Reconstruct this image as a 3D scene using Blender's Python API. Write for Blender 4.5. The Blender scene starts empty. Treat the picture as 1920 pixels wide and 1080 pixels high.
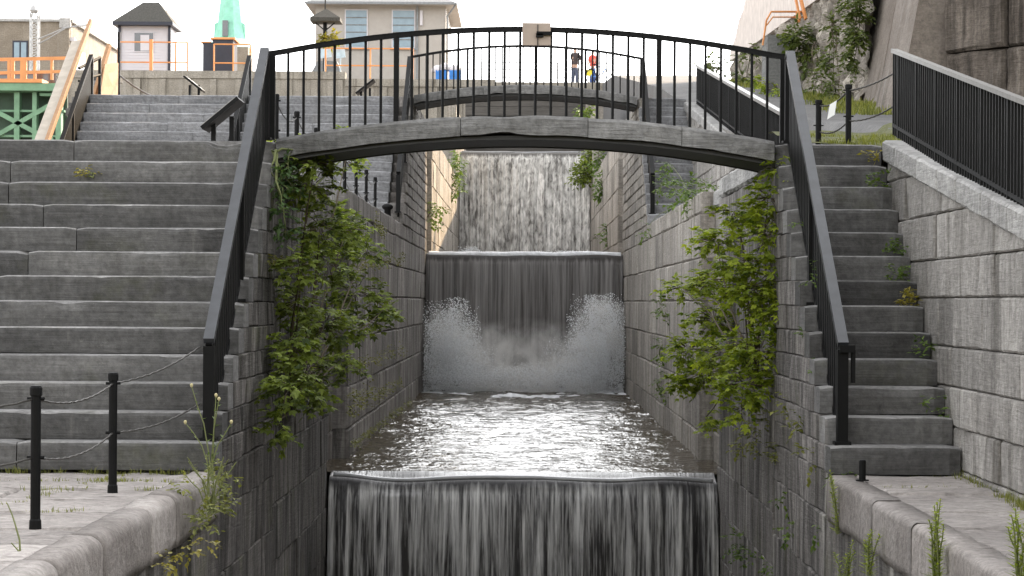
import bpy, math, random
from mathutils import Vector, Matrix, noise
random.seed(7)
S = bpy.context.scene
COL = S.collection
V = Vector
PI = math.pi
rnd = random.random
def U(a, b): return a + (b - a) * random.random()

# ------------------------------------------------------------------ camera, sky, sun, exposure
F, CX, CV, EYE = 4000.0, 983.0, 567.0, 1.33          # focal length in photo pixels, principal point, eye height
ROLL = math.radians(0.35)
CR, SR = math.cos(ROLL), math.sin(ROLL)
def P(px, v, Y):
    du, dv = px - CX, v - CV
    return V(((du * CR + dv * SR) / F * Y, Y, EYE + (du * SR - dv * CR) / F * Y))
cam = bpy.data.cameras.new('camera')
cam.sensor_width = 36.0
cam.lens = F / 1920 * 36
cam.shift_x = -(CX - 960) / 1920
cam.shift_y = (CV - 540) / 1920
cam.clip_start, cam.clip_end = 0.1, 6000
co = bpy.data.objects.new('camera', cam)
COL.objects.link(co)
co.matrix_world = Matrix(((CR, -SR, 0, 0), (0, 0, -1, 0), (SR, CR, 0, EYE), (0, 0, 0, 1)))
S.camera = co

SUN_EL, SUN_AZ = math.radians(30), math.radians(38)   # azimuth from +Y towards +X
w = bpy.data.worlds.new('World')
S.world = w
w.use_nodes = True
wn = w.node_tree.nodes
sky = wn.new('ShaderNodeTexSky')
sky.sky_type = 'NISHITA'
sky.sun_disc = False
sky.sun_elevation = SUN_EL
sky.sun_rotation = SUN_AZ
sky.air_density = 1.0
sky.dust_density = 2.0
sky.ozone_density = 0.6
bg = wn['Background']
bg.inputs['Strength'].default_value = 0.15
hs = wn.new('ShaderNodeHueSaturation')               # high thin cloud: the blue of the sky is washed out
hs.inputs['Saturation'].default_value = .08
w.node_tree.links.new(sky.outputs[0], hs.inputs['Color'])
w.node_tree.links.new(hs.outputs[0], bg.inputs[0])
sl = bpy.data.lights.new('sun', 'SUN')
sl.energy = 2.0
sl.angle = math.radians(0.5)
sl.color = (1.0, 0.74, 0.46)
so = bpy.data.objects.new('sun', sl)
COL.objects.link(so)
sd = V((math.sin(SUN_AZ) * math.cos(SUN_EL), math.cos(SUN_AZ) * math.cos(SUN_EL), math.sin(SUN_EL)))
so.rotation_euler = (-sd).to_track_quat('-Z', 'Y').to_euler()
S.view_settings.view_transform = 'Standard'
S.view_settings.look = 'None'
S.view_settings.exposure = 2.36
S.cycles.volume_bounces = 3
S.view_settings.gamma = 1.0

# ------------------------------------------------------------------ materials
def mat(name):
    m = bpy.data.materials.new(name)
    m.use_nodes = True
    nt = m.node_tree
    return m, nt, nt.nodes['Principled BSDF']
def N(nt, t, **kw):
    n = nt.nodes.new(t)
    for k, v in kw.items():
        if k in n.inputs: n.inputs[k].default_value = v
        else: setattr(n, k, v)
    return n
def lk(nt, a, b): nt.links.new(a, b)
def pos(nt, scale=(1, 1, 1)):
    g = N(nt, 'ShaderNodeNewGeometry')
    m = N(nt, 'ShaderNodeMapping')
    m.inputs['Scale'].default_value = scale
    lk(nt, g.outputs['Position'], m.inputs['Vector'])
    return m.outputs[0]
def nz(nt, vec, scale, detail=4, rough=.55, dist=0):
    n = N(nt, 'ShaderNodeTexNoise')
    n.inputs['Scale'].default_value = scale
    n.inputs['Detail'].default_value = detail
    n.inputs['Roughness'].default_value = rough
    n.inputs['Distortion'].default_value = dist
    lk(nt, vec, n.inputs['Vector'])
    return n.outputs['Fac']
def ramp(nt, fac, a, b, lo=0.0, hi=1.0):
    r = N(nt, 'ShaderNodeMapRange')
    r.inputs['From Min'].default_value, r.inputs['From Max'].default_value = a, b
    r.inputs['To Min'].default_value, r.inputs['To Max'].default_value = lo, hi
    lk(nt, fac, r.inputs['Value'])
    return r.outputs[0]
def math_(nt, op, a, b):
    n = N(nt, 'ShaderNodeMath', operation=op)
    for i, x in enumerate((a, b)):
        if isinstance(x, (int, float)): n.inputs[i].default_value = x
        else: lk(nt, x, n.inputs[i])
    return n.outputs[0]
def mix(nt, fac, a, b, mode='MIX'):
    n = N(nt, 'ShaderNodeMix', data_type='RGBA', blend_type=mode)
    if isinstance(fac, (int, float)): n.inputs[0].default_value = fac
    else: lk(nt, fac, n.inputs[0])
    for i, x in ((6, a), (7, b)):
        if isinstance(x, tuple): n.inputs[i].default_value = (x + (1,))[:4]
        else: lk(nt, x, n.inputs[i])
    return n.outputs[2]
def grey(nt, val):
    n = N(nt, 'ShaderNodeCombineColor')
    for i in range(3): lk(nt, val, n.inputs[i])
    return n.outputs[0]
def bump(nt, bs, h, strength, dist=.02):
    b = N(nt, 'ShaderNodeBump')
    b.inputs['Strength'].default_value = strength
    b.inputs['Distance'].default_value = dist
    lk(nt, h, b.inputs['Height'])
    lk(nt, b.outputs[0], bs.inputs['Normal'])
def tone(nt, lo, hi):
    a = N(nt, 'ShaderNodeAttribute', attribute_name='tone')
    return grey(nt, ramp(nt, a.outputs['Fac'], 0, 1, lo, hi))

def stone(name, c1, c2, streak=.5, streakcol=(.35, .34, .32), light=.3, moss=0., layer=.5, tl=.65, th=1.3, bstr=.6, rough=.88, ldir=(1.2, 1.2, 16), spots=0., vert=0.):
    m, nt, bs = mat(name)
    at = N(nt, 'ShaderNodeAttribute', attribute_name='tone')
    g0 = N(nt, 'ShaderNodeNewGeometry')
    off = N(nt, 'ShaderNodeVectorMath', operation='MULTIPLY_ADD')   # every block is cut from another piece of rock
    off.inputs[1].default_value = (37, 23, 61)
    lk(nt, at.outputs['Vector'], off.inputs[0]); lk(nt, g0.outputs['Position'], off.inputs[2])
    def ps(sc):
        mp = N(nt, 'ShaderNodeMapping'); mp.inputs['Scale'].default_value = sc
        lk(nt, off.outputs[0], mp.inputs['Vector']); return mp.outputs[0]
    p = ps((1, 1, 1))
    c = mix(nt, ramp(nt, nz(nt, p, .9, 5, .6), .35, .68), c1, c2)
    c = mix(nt, 1.0, c, tone(nt, tl, th), 'MULTIPLY')
    fine = nz(nt, p, 16, 6, .7)
    c = mix(nt, .75, c, grey(nt, ramp(nt, fine, .25, .75, .45, 1.45)), 'MULTIPLY')
    if layer:
        lay = nz(nt, ps(ldir), 2.0, 6, .65, .6)
        c = mix(nt, layer, c, grey(nt, ramp(nt, lay, .3, .7, .5, 1.4)), 'MULTIPLY')
    if vert:
        vv = nz(nt, ps((4.5, 4.5, .22)), 1.3, 7, .66, .35)
        c = mix(nt, vert, c, grey(nt, ramp(nt, vv, .39, .61, .35, 1.65)), 'MULTIPLY')
    if streak:
        s1 = nz(nt, pos(nt, (2.2, 2.2, .14)), 1.5, 5, .62, .25)
        gate = ramp(nt, nz(nt, p, .45, 3), .38, .6)
        c = mix(nt, math_(nt, 'MULTIPLY', ramp(nt, s1, .5, .62, 0, streak), gate), c, mix(nt, 1.0, c, streakcol, 'MULTIPLY'))
        s2 = nz(nt, pos(nt, (2.6, 2.6, .22)), 1.1, 5, .65, .2)
        c = mix(nt, ramp(nt, s2, .6, .72, 0, light), c, (.46, .44, .41))
    if moss:
        g = math_(nt, 'MULTIPLY', ramp(nt, nz(nt, p, 2.2, 6, .7), .5, .68), ramp(nt, nz(nt, p, .5, 2), .45, .6))
        c = mix(nt, math_(nt, 'MULTIPLY', g, moss), c, (.085, .09, .03))
    if spots:
        c = mix(nt, ramp(nt, nz(nt, p, 9, 5, .75), .62, .74, 0, spots), c, (.5, .48, .45))
    lk(nt, c, bs.inputs['Base Color'])
    bs.inputs['Roughness'].default_value = rough
    bs.inputs['Specular IOR Level'].default_value = .25
    h = math_(nt, 'ADD', fine, math_(nt, 'MULTIPLY', nz(nt, ps(ldir), 3.0, 5, .65, .5), 1.0))
    bump(nt, bs, h, bstr, .03)
    return m
def plain(name, c, rough=.6, metal=0., var=.25, scale=3., spec=.4, b=0.):
    m, nt, bs = mat(name)
    p = pos(nt)
    cc = mix(nt, 1.0, c, grey(nt, ramp(nt, nz(nt, p, scale, 5, .65), .25, .75, 1 - var, 1 + var)), 'MULTIPLY')
    lk(nt, cc, bs.inputs['Base Color'])
    bs.inputs['Roughness'].default_value = rough
    bs.inputs['Metallic'].default_value = metal
    bs.inputs['Specular IOR Level'].default_value = spec
    if b: bump(nt, bs, nz(nt, p, scale * 6, 5, .6), b, .02)
    return m
def wood(name, c1, c2, d=(14, 1, 14)):
    m, nt, bs = mat(name)
    c = mix(nt, ramp(nt, nz(nt, pos(nt, d), 1.2, 5, .6, .4), .3, .7), c1, c2)
    lk(nt, c, bs.inputs['Base Color'])
    bs.inputs['Roughness'].default_value = .75
    return m
def leafmat(name, c1, c2, trans=.35, tcol=(1.25, 1.3, .6)):
    m, nt, bs = mat(name)
    a = N(nt, 'ShaderNodeAttribute', attribute_name='tone')
    c = mix(nt, a.outputs['Fac'], c1, c2)
    lk(nt, c, bs.inputs['Base Color'])
    bs.inputs['Roughness'].default_value = .55
    bs.inputs['Specular IOR Level'].default_value = .3
    t = N(nt, 'ShaderNodeBsdfTranslucent')
    lk(nt, mix(nt, 1.0, c, tcol, 'MULTIPLY'), t.inputs['Color'])
    ms = N(nt, 'ShaderNodeMixShader')
    ms.inputs[0].default_value = trans
    lk(nt, bs.outputs[0], ms.inputs[1]); lk(nt, t.outputs[0], ms.inputs[2])
    lk(nt, ms.outputs[0], nt.nodes['Material Output'].inputs['Surface'])
    return m
M = {}
WZ = (-4.6, -.80, 2.52, 6.85)         # water levels
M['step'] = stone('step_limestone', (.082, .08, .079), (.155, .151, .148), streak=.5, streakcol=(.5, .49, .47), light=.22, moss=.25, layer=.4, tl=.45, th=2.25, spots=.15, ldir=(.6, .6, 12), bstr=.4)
M['step_far'] = stone('step_bluestone', (.215, .215, .222), (.285, .285, .292), streak=.3, light=.15, layer=.5, tl=.7, th=1.3, ldir=(.5, .5, 9))
M['slab'] = stone('worn_paving_stone', (.24, .217, .203), (.39, .358, .336), streak=0, layer=.45, tl=.75, th=1.25, ldir=(1.5, 6, 1.5), spots=.25)
M['kerb'] = stone('worn_kerb_stone', (.2, .178, .164), (.36, .33, .31), streak=0, light=.1, layer=0, tl=.8, th=1.2, ldir=(4, 4, 4), spots=.35, bstr=.7)
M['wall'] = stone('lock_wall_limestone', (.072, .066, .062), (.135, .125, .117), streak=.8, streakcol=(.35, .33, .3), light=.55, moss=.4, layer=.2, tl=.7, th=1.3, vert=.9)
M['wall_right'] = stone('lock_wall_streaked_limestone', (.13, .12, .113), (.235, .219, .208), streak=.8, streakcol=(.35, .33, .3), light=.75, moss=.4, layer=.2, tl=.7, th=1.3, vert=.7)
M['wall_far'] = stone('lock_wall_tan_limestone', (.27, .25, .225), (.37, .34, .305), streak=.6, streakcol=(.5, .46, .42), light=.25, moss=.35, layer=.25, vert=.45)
M['parapet'] = stone('pale_limestone', (.255, .24, .224), (.4, .38, .358), streak=1.0, streakcol=(.42, .41, .39), light=.5, layer=.2, vert=.2, tl=.7, th=1.25, spots=.15)
M['coping'] = stone('coping_limestone', (.3, .295, .285), (.4, .39, .38), streak=.4, light=.3, layer=.5)
M['bridge'] = stone('bridge_stone', (.175, .172, .168), (.25, .245, .24), streak=.5, light=.3, layer=.5)
M['cliff'] = stone('dark_masonry', (.075, .062, .052), (.15, .127, .108), streak=.9, streakcol=(.4, .38, .36), light=.4, layer=.25, tl=.5, th=1.5, bstr=1.0, vert=.6)
M['rubble'] = stone('rubble_stone', (.22, .195, .168), (.42, .38, .33), streak=.3, light=.2, moss=.5, layer=.2, tl=.5, th=1.5, bstr=1.0)
M['buttress'] = stone('buttress_concrete', (.15, .125, .105), (.22, .19, .165), streak=.6, light=.3, layer=.1, bstr=.4)
M['concrete'] = stone('stained_concrete', (.26, .235, .2), (.36, .33, .285), streak=.9, streakcol=(.45, .43, .4), light=.35, layer=.15, bstr=.4)
M['pale_concrete'] = plain('pale_concrete', (.55, .49, .45), .85, var=.2, b=.2)
M['dark_concrete'] = stone('grey_grooved_concrete', (.16, .16, .155), (.21, .21, .2), streak=.3, light=.1, layer=.4, bstr=.4)
M['mortar'] = plain('mortar_shadow', (.07, .065, .06), .95)  # plain dark colour of the weir walls
M['iron'] = plain('black_iron', (.004, .004, .0042), .6, var=.4, scale=9, spec=.18)
M['rail_grey'] = plain('weathered_rail_paint', (.034, .036, .041), .42, var=.35, scale=6, spec=.5)
M['rail_cap'] = plain('bare_rail_cap', (.12, .114, .105), .4, var=.35, scale=12, spec=.5)
M['steel_dark'] = plain('dark_steel_arch', (.02, .019, .018), .6, var=.4, scale=5)
M['rope'] = plain('grey_chain', (.05, .046, .042), .6, var=.4, scale=40)
M['orange'] = plain('orange_paint', (.6, .25, .085), .5, var=.15)
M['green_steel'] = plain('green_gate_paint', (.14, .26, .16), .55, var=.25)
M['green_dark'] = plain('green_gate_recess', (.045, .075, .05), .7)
M['brick'] = stone('tan_brick', (.2, .17, .135), (.27, .235, .19), streak=.25, light=.1, layer=.4, bstr=.3)
M['brick_dark'] = stone('sooty_tan_brick', (.1, .085, .068), (.15, .128, .1), streak=.25, light=.1, layer=.4, bstr=.3)  # same brick, darkened in its colour to hold down sun on the flank
M['stucco'] = plain('beige_stucco', (.35, .325, .3), .9, var=.08, b=.1)
M['roof_grey'] = plain('slate_roof', (.2, .21, .22), .8, var=.25, scale=8)
M['shingle'] = plain('dark_shingle', (.055, .052, .045), .9, var=.45, scale=14, b=.4)
M['navy'] = plain('navy_paint', (.02, .022, .035), .5)
M['white'] = plain('white_paint', (.52, .5, .525), .6, var=.05)
M['window'] = plain('window_pane', (.2, .27, .32), .2, var=.15, spec=.3)
M['window_dark'] = plain('dark_pane', (.05, .05, .055), .1, spec=.7)
M['copper'] = plain('green_copper', (.22, .5, .38), .55, var=.22, scale=1.5)
M['blue'] = plain('blue_plastic', (.02, .16, .5), .45)
M['silver'] = plain('silver_metal', (.36, .355, .35), .35, metal=.4)
M['signback'] = plain('sign_back', (.36, .29, .24), .6, var=.12)
M['signblue'] = plain('pale_sign_panel', (.4, .52, .6), .5)
M['signtop'] = plain('sign_face', (.3, .29, .27), .4, var=.3, scale=20)
M['paper'] = plain('white_paper', (.8, .8, .78), .7, var=.04)
M['ply'] = wood('fresh_timber', (.27, .15, .075), (.36, .21, .11), (3, 3, 12))
M['oldply'] = wood('weathered_plywood', (.34, .3, .25), (.45, .4, .34), (4, 4, 4))
M['timber'] = wood('dark_wet_timber', (.055, .05, .044), (.1, .092, .085), (2, 2, 14))
M['asphalt'] = stone('path_asphalt', (.105, .102, .101), (.14, .137, .134), streak=0, layer=0, tl=1, th=1, bstr=.3)
M['soil'] = stone('soil', (.1, .09, .06), (.15, .13, .085), streak=0, layer=0, moss=.8)
M['lawn'] = stone('turf', (.085, .09, .035), (.13, .13, .05), streak=0, layer=0)
M['gravel'] = stone('gravel_ground', (.24, .22, .2), (.33, .31, .28), streak=0, layer=0)
M['bark'] = plain('brown_stem', (.09, .07, .045), .9)
M['stemgreen'] = plain('green_stem', (.16, .18, .07), .8)
M['leaf_dark'] = leafmat('leaf_dark', (.045, .07, .015), (.32, .39, .075), .4)
M['leaf_mid'] = leafmat('leaf_mid', (.05, .09, .02), (.16, .23, .05))
M['leaf_bright'] = leafmat('leaf_bright', (.09, .14, .016), (.4, .46, .05), .42)
M['moss'] = leafmat('moss_leaf', (.06, .07, .018), (.2, .19, .045))
M['leaf_fern'] = leafmat('leaf_fern', (.04, .08, .025), (.11, .18, .06))
M['leaf_yellow'] = leafmat('leaf_yellow', (.16, .15, .03), (.34, .28, .05))
M['grass'] = leafmat('grass_blades', (.1, .12, .03), (.27, .27, .08))
M['hill_leaf'] = leafmat('hill_leaf', (.05, .075, .02), (.15, .18, .05))
M['flower'] = plain('cream_flower', (.5, .44, .24), .8)
M['skin'] = plain('skin', (.5, .32, .24), .6, var=.05)

def water_mat(name, c, wave, sc, rough=.045):
    m, nt, bs = mat(name)
    bs.inputs['Base Color'].default_value = c + (1,)
    bs.inputs['Roughness'].default_value = rough
    bs.inputs['IOR'].default_value = 1.33
    bs.inputs['Specular IOR Level'].default_value = .5
    h = math_(nt, 'ADD', nz(nt, pos(nt, (1.0, .9, 1)), sc, 3, .5, .4), math_(nt, 'MULTIPLY', nz(nt, pos(nt, (1.3, 1.3, 1)), sc * 2.7, 2, .5), .35))
    bump(nt, bs, h, wave, .12)
    return m
M['water'] = water_mat('canal_water', (.06, .048, .033), .3, 4.0)

def fall_mat(name, dark, light, fx, fz, a, b, zl, speck=0., rough=.22):
    m, nt, bs = mat(name)
    s = nz(nt, pos(nt, (fx, 1.0, fz)), 1.0, 8, .68, .45)
    s2 = nz(nt, pos(nt, (fx * 3.1, 1.0, fz * 2.2)), 1.0, 6, .68, .3)
    s3 = nz(nt, pos(nt, (fx * .3, 1.0, fz * 1.2)), 1.0, 4, .6, .3)
    f = math_(nt, 'ADD', math_(nt, 'ADD', math_(nt, 'MULTIPLY', s, .45), math_(nt, 'MULTIPLY', s2, .33)), math_(nt, 'MULTIPLY', s3, .22))
    if speck:
        k = nz(nt, pos(nt, (8, 8, 3.2)), 1.0, 5, .6, .6)
        f = math_(nt, 'ADD', math_(nt, 'MULTIPLY', f, 1 - speck), math_(nt, 'MULTIPLY', k, speck))
    g = ramp(nt, f, a, b)
    z = N(nt, 'ShaderNodeSeparateXYZ')                   # glassy where it rolls over the edge, ragged below
    lk(nt, pos(nt), z.inputs[0])
    rag = math_(nt, 'ADD', math_(nt, 'MULTIPLY', nz(nt, pos(nt, (3, .01, .01)), 1.0, 5, .7), .3), math_(nt, 'MULTIPLY', nz(nt, pos(nt, (16, .01, .3)), 1.0, 3, .6), .16))
    lip = ramp(nt, math_(nt, 'ADD', z.outputs[2], rag), zl + .16, zl + .27)
    g = math_(nt, 'MULTIPLY', g, math_(nt, 'SUBTRACT', 1.0, lip))
    c = mix(nt, g, dark, light)
    lk(nt, c, bs.inputs['Base Color'])
    lk(nt, math_(nt, 'SUBTRACT', ramp(nt, g, 0, 1, rough, .6), math_(nt, 'MULTIPLY', lip, rough - .06)), bs.inputs['Roughness'])
    bs.inputs['IOR'].default_value = 1.33
    bump(nt, bs, f, .5, .06)
    return m
M['fall_low'] = fall_mat('falling_water_low', (.04, .038, .039), (.64, .63, .62), 9.0, .42, .465, .595, WZ[1] - .12, rough=.3)
M['fall_mid'] = fall_mat('falling_water_middle', (.052, .047, .044), (.34, .325, .315), 8.0, .16, .42, .66, WZ[2] - .14, rough=.25)
M['fall_top'] = fall_mat('falling_water_top', (.12, .113, .105), (.85, .83, .8), 8.0, .42, .42, .58, WZ[3] - .12, speck=.35, rough=.4)
M['foam'] = plain('white_water_foam', (.68, .69, .71), .6, var=.35, scale=5, b=.5)
M['crest'] = plain('rolling_crest_water', (.3, .3, .31), .18, var=.3, scale=4, spec=.6)
M['drop'] = leafmat('spray_drops', (.93, .94, .95), (.93, .94, .95), .45, (1, 1, 1))

# ------------------------------------------------------------------ mesh building
class MB:
    def __init__(s): s.v, s.f, s.t, s.n = [], [], [], None
    def face(s, ids, t=.5): s.f.append(tuple(ids)); s.t.append(t)
    def quad(s, a, b, c, d, t=.5):
        i = len(s.v); s.v += [a, b, c, d]; s.face((i, i + 1, i + 2, i + 3), t)
    def grid(s, fn, nu, nv, t=.5, flip=False):
        i0 = len(s.v)
        for j in range(nv + 1):
            for i in range(nu + 1): s.v.append(fn(i / nu, j / nv))
        w_ = nu + 1
        for j in range(nv):
            for i in range(nu):
                a = i0 + j * w_ + i
                q = (a, a + 1, a + 1 + w_, a + w_)
                s.face(q[::-1] if flip else q, t)
        return i0
    def box(s, c, d, t=.5, rot=None):
        c, h = V(c), V(d) / 2
        i = len(s.v)
        for z in (-1, 1):
            for y in (-1, 1):
                for x in (-1, 1):
                    p = V((x * h.x, y * h.y, z * h.z))
                    s.v.append((rot @ p if rot else p) + c)
        for q in ((0, 2, 3, 1), (4, 5, 7, 6), (0, 1, 5, 4), (2, 6, 7, 3), (0, 4, 6, 2), (1, 3, 7, 5)):
            s.face([i + k for k in q], t)
    def bar(s, a, b, wd, ht, up=V((0, 0, 1)), t=.5):
        a, b = V(a), V(b)
        d = (b - a).normalized()
        r = d.cross(up)
        r = r.normalized() if r.length > 1e-5 else V((1, 0, 0))
        u = r.cross(d).normalized()
        i = len(s.v)
        for p in (a, b):
            for x, z in ((-1, -1), (1, -1), (1, 1), (-1, 1)):
                s.v.append(p + r * (x * wd / 2) + u * (z * ht / 2))
        for k in range(4):
            s.face((i + k, i + (k + 1) % 4, i + 4 + (k + 1) % 4, i + 4 + k), t)
        s.face((i + 3, i + 2, i + 1, i), t); s.face((i + 4, i + 5, i + 6, i + 7), t)
    def tube(s, pts, r, n=6, t=.5, r2=None):
        pts = [V(p) for p in pts]
        i0 = len(s.v); k = len(pts)
        for j, p in enumerate(pts):
            d = (pts[min(j + 1, k - 1)] - pts[max(j - 1, 0)]).normalized()
            a = d.cross(V((0, 0, 1)))
            a = a.normalized() if a.length > 1e-4 else V((1, 0, 0))
            b = a.cross(d)
            rr = r if r2 is None else r + (r2 - r) * j / (k - 1)
            for q in range(n):
                th = 2 * PI * q / n
                s.v.append(p + (a * math.cos(th) + b * math.sin(th)) * rr)
        for j in range(k - 1):
            for q in range(n):
                s.face((i0 + j * n + q, i0 + j * n + (q + 1) % n, i0 + (j + 1) * n + (q + 1) % n, i0 + (j + 1) * n + q), t)
        s.face([i0 + q for q in range(n)][::-1], t); s.face([i0 + (k - 1) * n + q for q in range(n)], t)
    def lathe(s, c, prof, n=12, t=.5):
        c = V(c); i0 = len(s.v)
        for r, z in prof:
            for q in range(n):
                th = 2 * PI * (q + .5) / n
                s.v.append(c + V((r * math.cos(th), r * math.sin(th), z)))
        for j in range(len(prof) - 1):
            for q in range(n):
                s.face((i0 + j * n + q, i0 + j * n + (q + 1) % n, i0 + (j + 1) * n + (q + 1) % n, i0 + (j + 1) * n + q), t)
        s.face([i0 + q for q in range(n)][::-1], t); s.face([i0 + (len(prof) - 1) * n + q for q in range(n)], t)
    def poly_prism(s, pts, off, t=.5):
        k = len(pts); i = len(s.v); off = V(off)
        s.v += [V(p) for p in pts] + [V(p) + off for p in pts]
        s.face(range(i, i + k), t); s.face(list(range(i + k, i + 2 * k))[::-1], t)
        for q in range(k): s.face((i + q, i + k + q, i + k + (q + 1) % k, i + (q + 1) % k), t)
    def block(s, o, u, v, n, L, H, D, bev=.02, amp=.01, res=.14, tn=.5, nfreq=3.0):
        """a dressed stone: o = corner, u along, v up, n outward; rough face, worn arrises"""
        nu, nv = max(3, min(14, int(L / res))), max(3, min(10, int(H / res)))
        flip = u.cross(v).dot(n) < 0
        us = [0, bev / L] + [bev / L + (1 - 2 * bev / L) * i / (nu - 2) for i in range(1, nu - 2)] + [1 - bev / L, 1]
        vs = [0, bev / H] + [bev / H + (1 - 2 * bev / H) * i / (nv - 2) for i in range(1, nv - 2)] + [1 - bev / H, 1]
        sd_ = V((rnd() * 50, rnd() * 50, rnd() * 50))
        i0 = len(s.v)
        nu, nv = len(us), len(vs)
        for b in vs:
            for a in us:
                x, y = a * L, b * H
                p = o + u * x + v * y
                q = sd_ + V((x, y, 0)) * nfreq
                k = noise.noise(q) + .5 * noise.noise(q * 2.7)
                e = (a in (0, 1)) + (b in (0, 1))
                chip = max(0, noise.noise(q * 1.3 + V((9, 9, 9))) - .1)
                dn = k * amp - (bev * (.9 + 2.2 * chip) if e else 0) - (bev * .6 if e > 1 else 0)
                s.v.append(p + n * dn + (u * (k * amp * .5) + v * (noise.noise(q + V((4, 0, 0))) * amp * .6) if not e else V((0, 0, 0))))
        for j in range(nv - 1):
            for i in range(nu - 1):
                a = i0 + j * nu + i
                q = (a, a + 1, a + 1 + nu, a + nu)
                s.face(q[::-1] if flip else q, tn)
        ring = [i0 + i for i in range(nu)] + [i0 + j * nu + nu - 1 for j in range(1, nv)] + [i0 + (nv - 1) * nu + i for i in range(nu - 2, -1, -1)] + [i0 + j * nu for j in range(nv - 2, 0, -1)]
        base = len(s.v)
        for r in ring:
            p = s.v[r]; d = (p - o).dot(n)
            s.v.append(p - n * (D + d))
        m_ = len(ring)
        for k in range(m_):
            q = (ring[k], base + k, base + (k + 1) % m_, ring[(k + 1) % m_])
            s.face(q[::-1] if flip else q, tn)
    def obj(s, name, m, parent=None, smooth=False):
        me = bpy.data.meshes.new(name)
        me.from_pydata([tuple(p) for p in s.v], [], s.f)
        at = me.attributes.new('tone', 'FLOAT', 'FACE')
        at.data.foreach_set('value', s.t)
        if smooth: me.polygons.foreach_set('use_smooth', [True] * len(me.polygons))
        me.materials.append(m)
        o = bpy.data.objects.new(name, me)
        COL.objects.link(o)
        if parent: own(o, parent)
        return o
def own(o, parent):
    o.parent = parent
    o.matrix_parent_inverse = Matrix.Translation(-V(parent.location))   # a part's own parent offset is already undone
def tag(o, label, cat, group=None):
    o['label'] = label; o['category'] = cat
    if group: o['group'] = group
    return o
def thing(name, label, cat, loc=(0, 0, 0), group=None):
    o = bpy.data.objects.new(name, None)
    o.empty_display_size = .1
    COL.objects.link(o); o.location = loc
    return tag(o, label, cat, group)
def kind(o, k): o['kind'] = k; return o
def copy_to(o, loc, parent):
    c = o.copy(); COL.objects.link(c); c.location = loc
    if parent is not o.parent: own(c, parent)
    return c
def tree_copy(o, loc, label):
    c = o.copy(); COL.objects.link(c); c.location = loc; c['label'] = label
    for ch in list(o.children):
        d = ch.copy(); COL.objects.link(d); d.parent = c; d.matrix_parent_inverse = ch.matrix_parent_inverse.copy()
        for g in list(ch.children):
            e = g.copy(); COL.objects.link(e); e.parent = d; e.matrix_parent_inverse = g.matrix_parent_inverse.copy()
    return c
X, Y, Z = V((1, 0, 0)), V((0, 1, 0)), V((0, 0, 1))
def gz(): return min(1, max(0, random.gauss(.5, .2)))

# ------------------------------------------------------------------ levels of the flight of locks
R, D, Y0 = .2204, .3167, 16.67        # riser, tread, foot of the first stairs
L1 = 13 * R
YT = Y0 + 12 * D                      # nosing of the top step
Y2, YT2, L2 = 41.9, 45.7, 2 * L1
YF = (26.3, 51.9, 78.4)               # the three falls
HW = 2.40                             # half width of the lock
YW, TOP = 97.0, 11.35

# ------------------------------------------------------------------ ground and water
def sheet(name, x0, x1, y0, y1, z0, z1, m, res=None):
    b = MB(); b.box(((x0 + x1) / 2, (y0 + y1) / 2, (z0 + z1) / 2), (x1 - x0, y1 - y0, z1 - z0))
    return kind(b.obj(name, m), 'structure')
b = MB(); b.quad(V((-1600, -300, -5.2)), V((1600, -300, -5.2)), V((1600, 3000, -5.2)), V((-1600, 3000, -5.2)))
kind(b.obj('ground', M['gravel']), 'structure')
sheet('terrace_ground', -9.6, -2.7, 4, 20.6, -5.1, -.3, M['gravel'])
sheet('terrace_ground', -9.6, -2.7, YT + .28, Y2 + .3, -5.1, L1 - .02, M['gravel'])
sheet('terrace_ground', -9.6, -2.7, Y2 + 4.1, YW - .02, -5.1, L2 - .02, M['gravel'])
sheet('terrace_ground', 2.7, 6.9, 4, 20.6, -5.1, -.3, M['gravel'])
sheet('terrace_ground', 2.7, 3.46, YT + .28, Y2 + .3, -5.1, L1 - .02, M['gravel'])
sheet('terrace_ground', 2.7, 3.46, Y2 + 4.1, YW - .02, -5.1, L2 - .02, M['gravel'])
sheet('upper_ground', -900, 1000, YW + .8, 2500, -5.0, TOP, M['gravel'])
sheet('terrace_ground', -200, -9.62, 4, YW - .02, -5.1, 2.0, M['gravel'])
sheet('hill', 7.6, 400, 40.02, 68, -5.0, 8.6, M['lawn'])

PZ = [(4, .9), (10, 1.2), (14.6, 1.88), (20.4, 2.82), (24, 3.33), (26, 3.55), (30, 3.92), (45, 5.6), (56, 7.0), (85, 10.4), (97.7, 11.33)]
PE = [(4, .9), (10, 1.2), (14.6, 1.88), (20.4, 2.82), (29.0, 2.95), (45, 5.45), (56, 7.0), (85, 10.4), (97.7, 11.33)]
def zp(y, T=PZ):
    for (a, za), (b_, zb) in zip(T, T[1:]):
        if y <= b_: return za + (zb - za) * max(0, (y - a)) / (b_ - a)
    return T[-1][1]
def zpath(x, y):
    k = min(1, max(0, (x - 3.6) / .5)); k = k * k * (3 - 2 * k)
    return zp(y, PE) * (1 - k) + zp(y) * k
b = MB(); b.poly_prism([V((7.8, 33.6, -5)), V((21.2, 15.4, -5)), V((400, 15.4, -5)), V((400, 40, -5)), V((7.8, 40, -5))], (0, 0, 19)); kind(b.obj('hill', M['lawn']), 'structure')
b = MB(); b.grid(lambda u, v: V((6.7 + 14 * u, 5 + 29 * v, zp(5 + 29 * v) - .05)), 4, 20); kind(b.obj('slope', M['lawn']), 'structure')
sheet('hill', 9.0, 400, 40.02, 66, 8.6, 22.0, M['lawn'])  # added out of view, raised high to block the sun
sheet('hill', -150, 150, -90, -24, -5.0, 12.0, M['lawn'])  # added behind the camera to cut sky light on the stair risers
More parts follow.
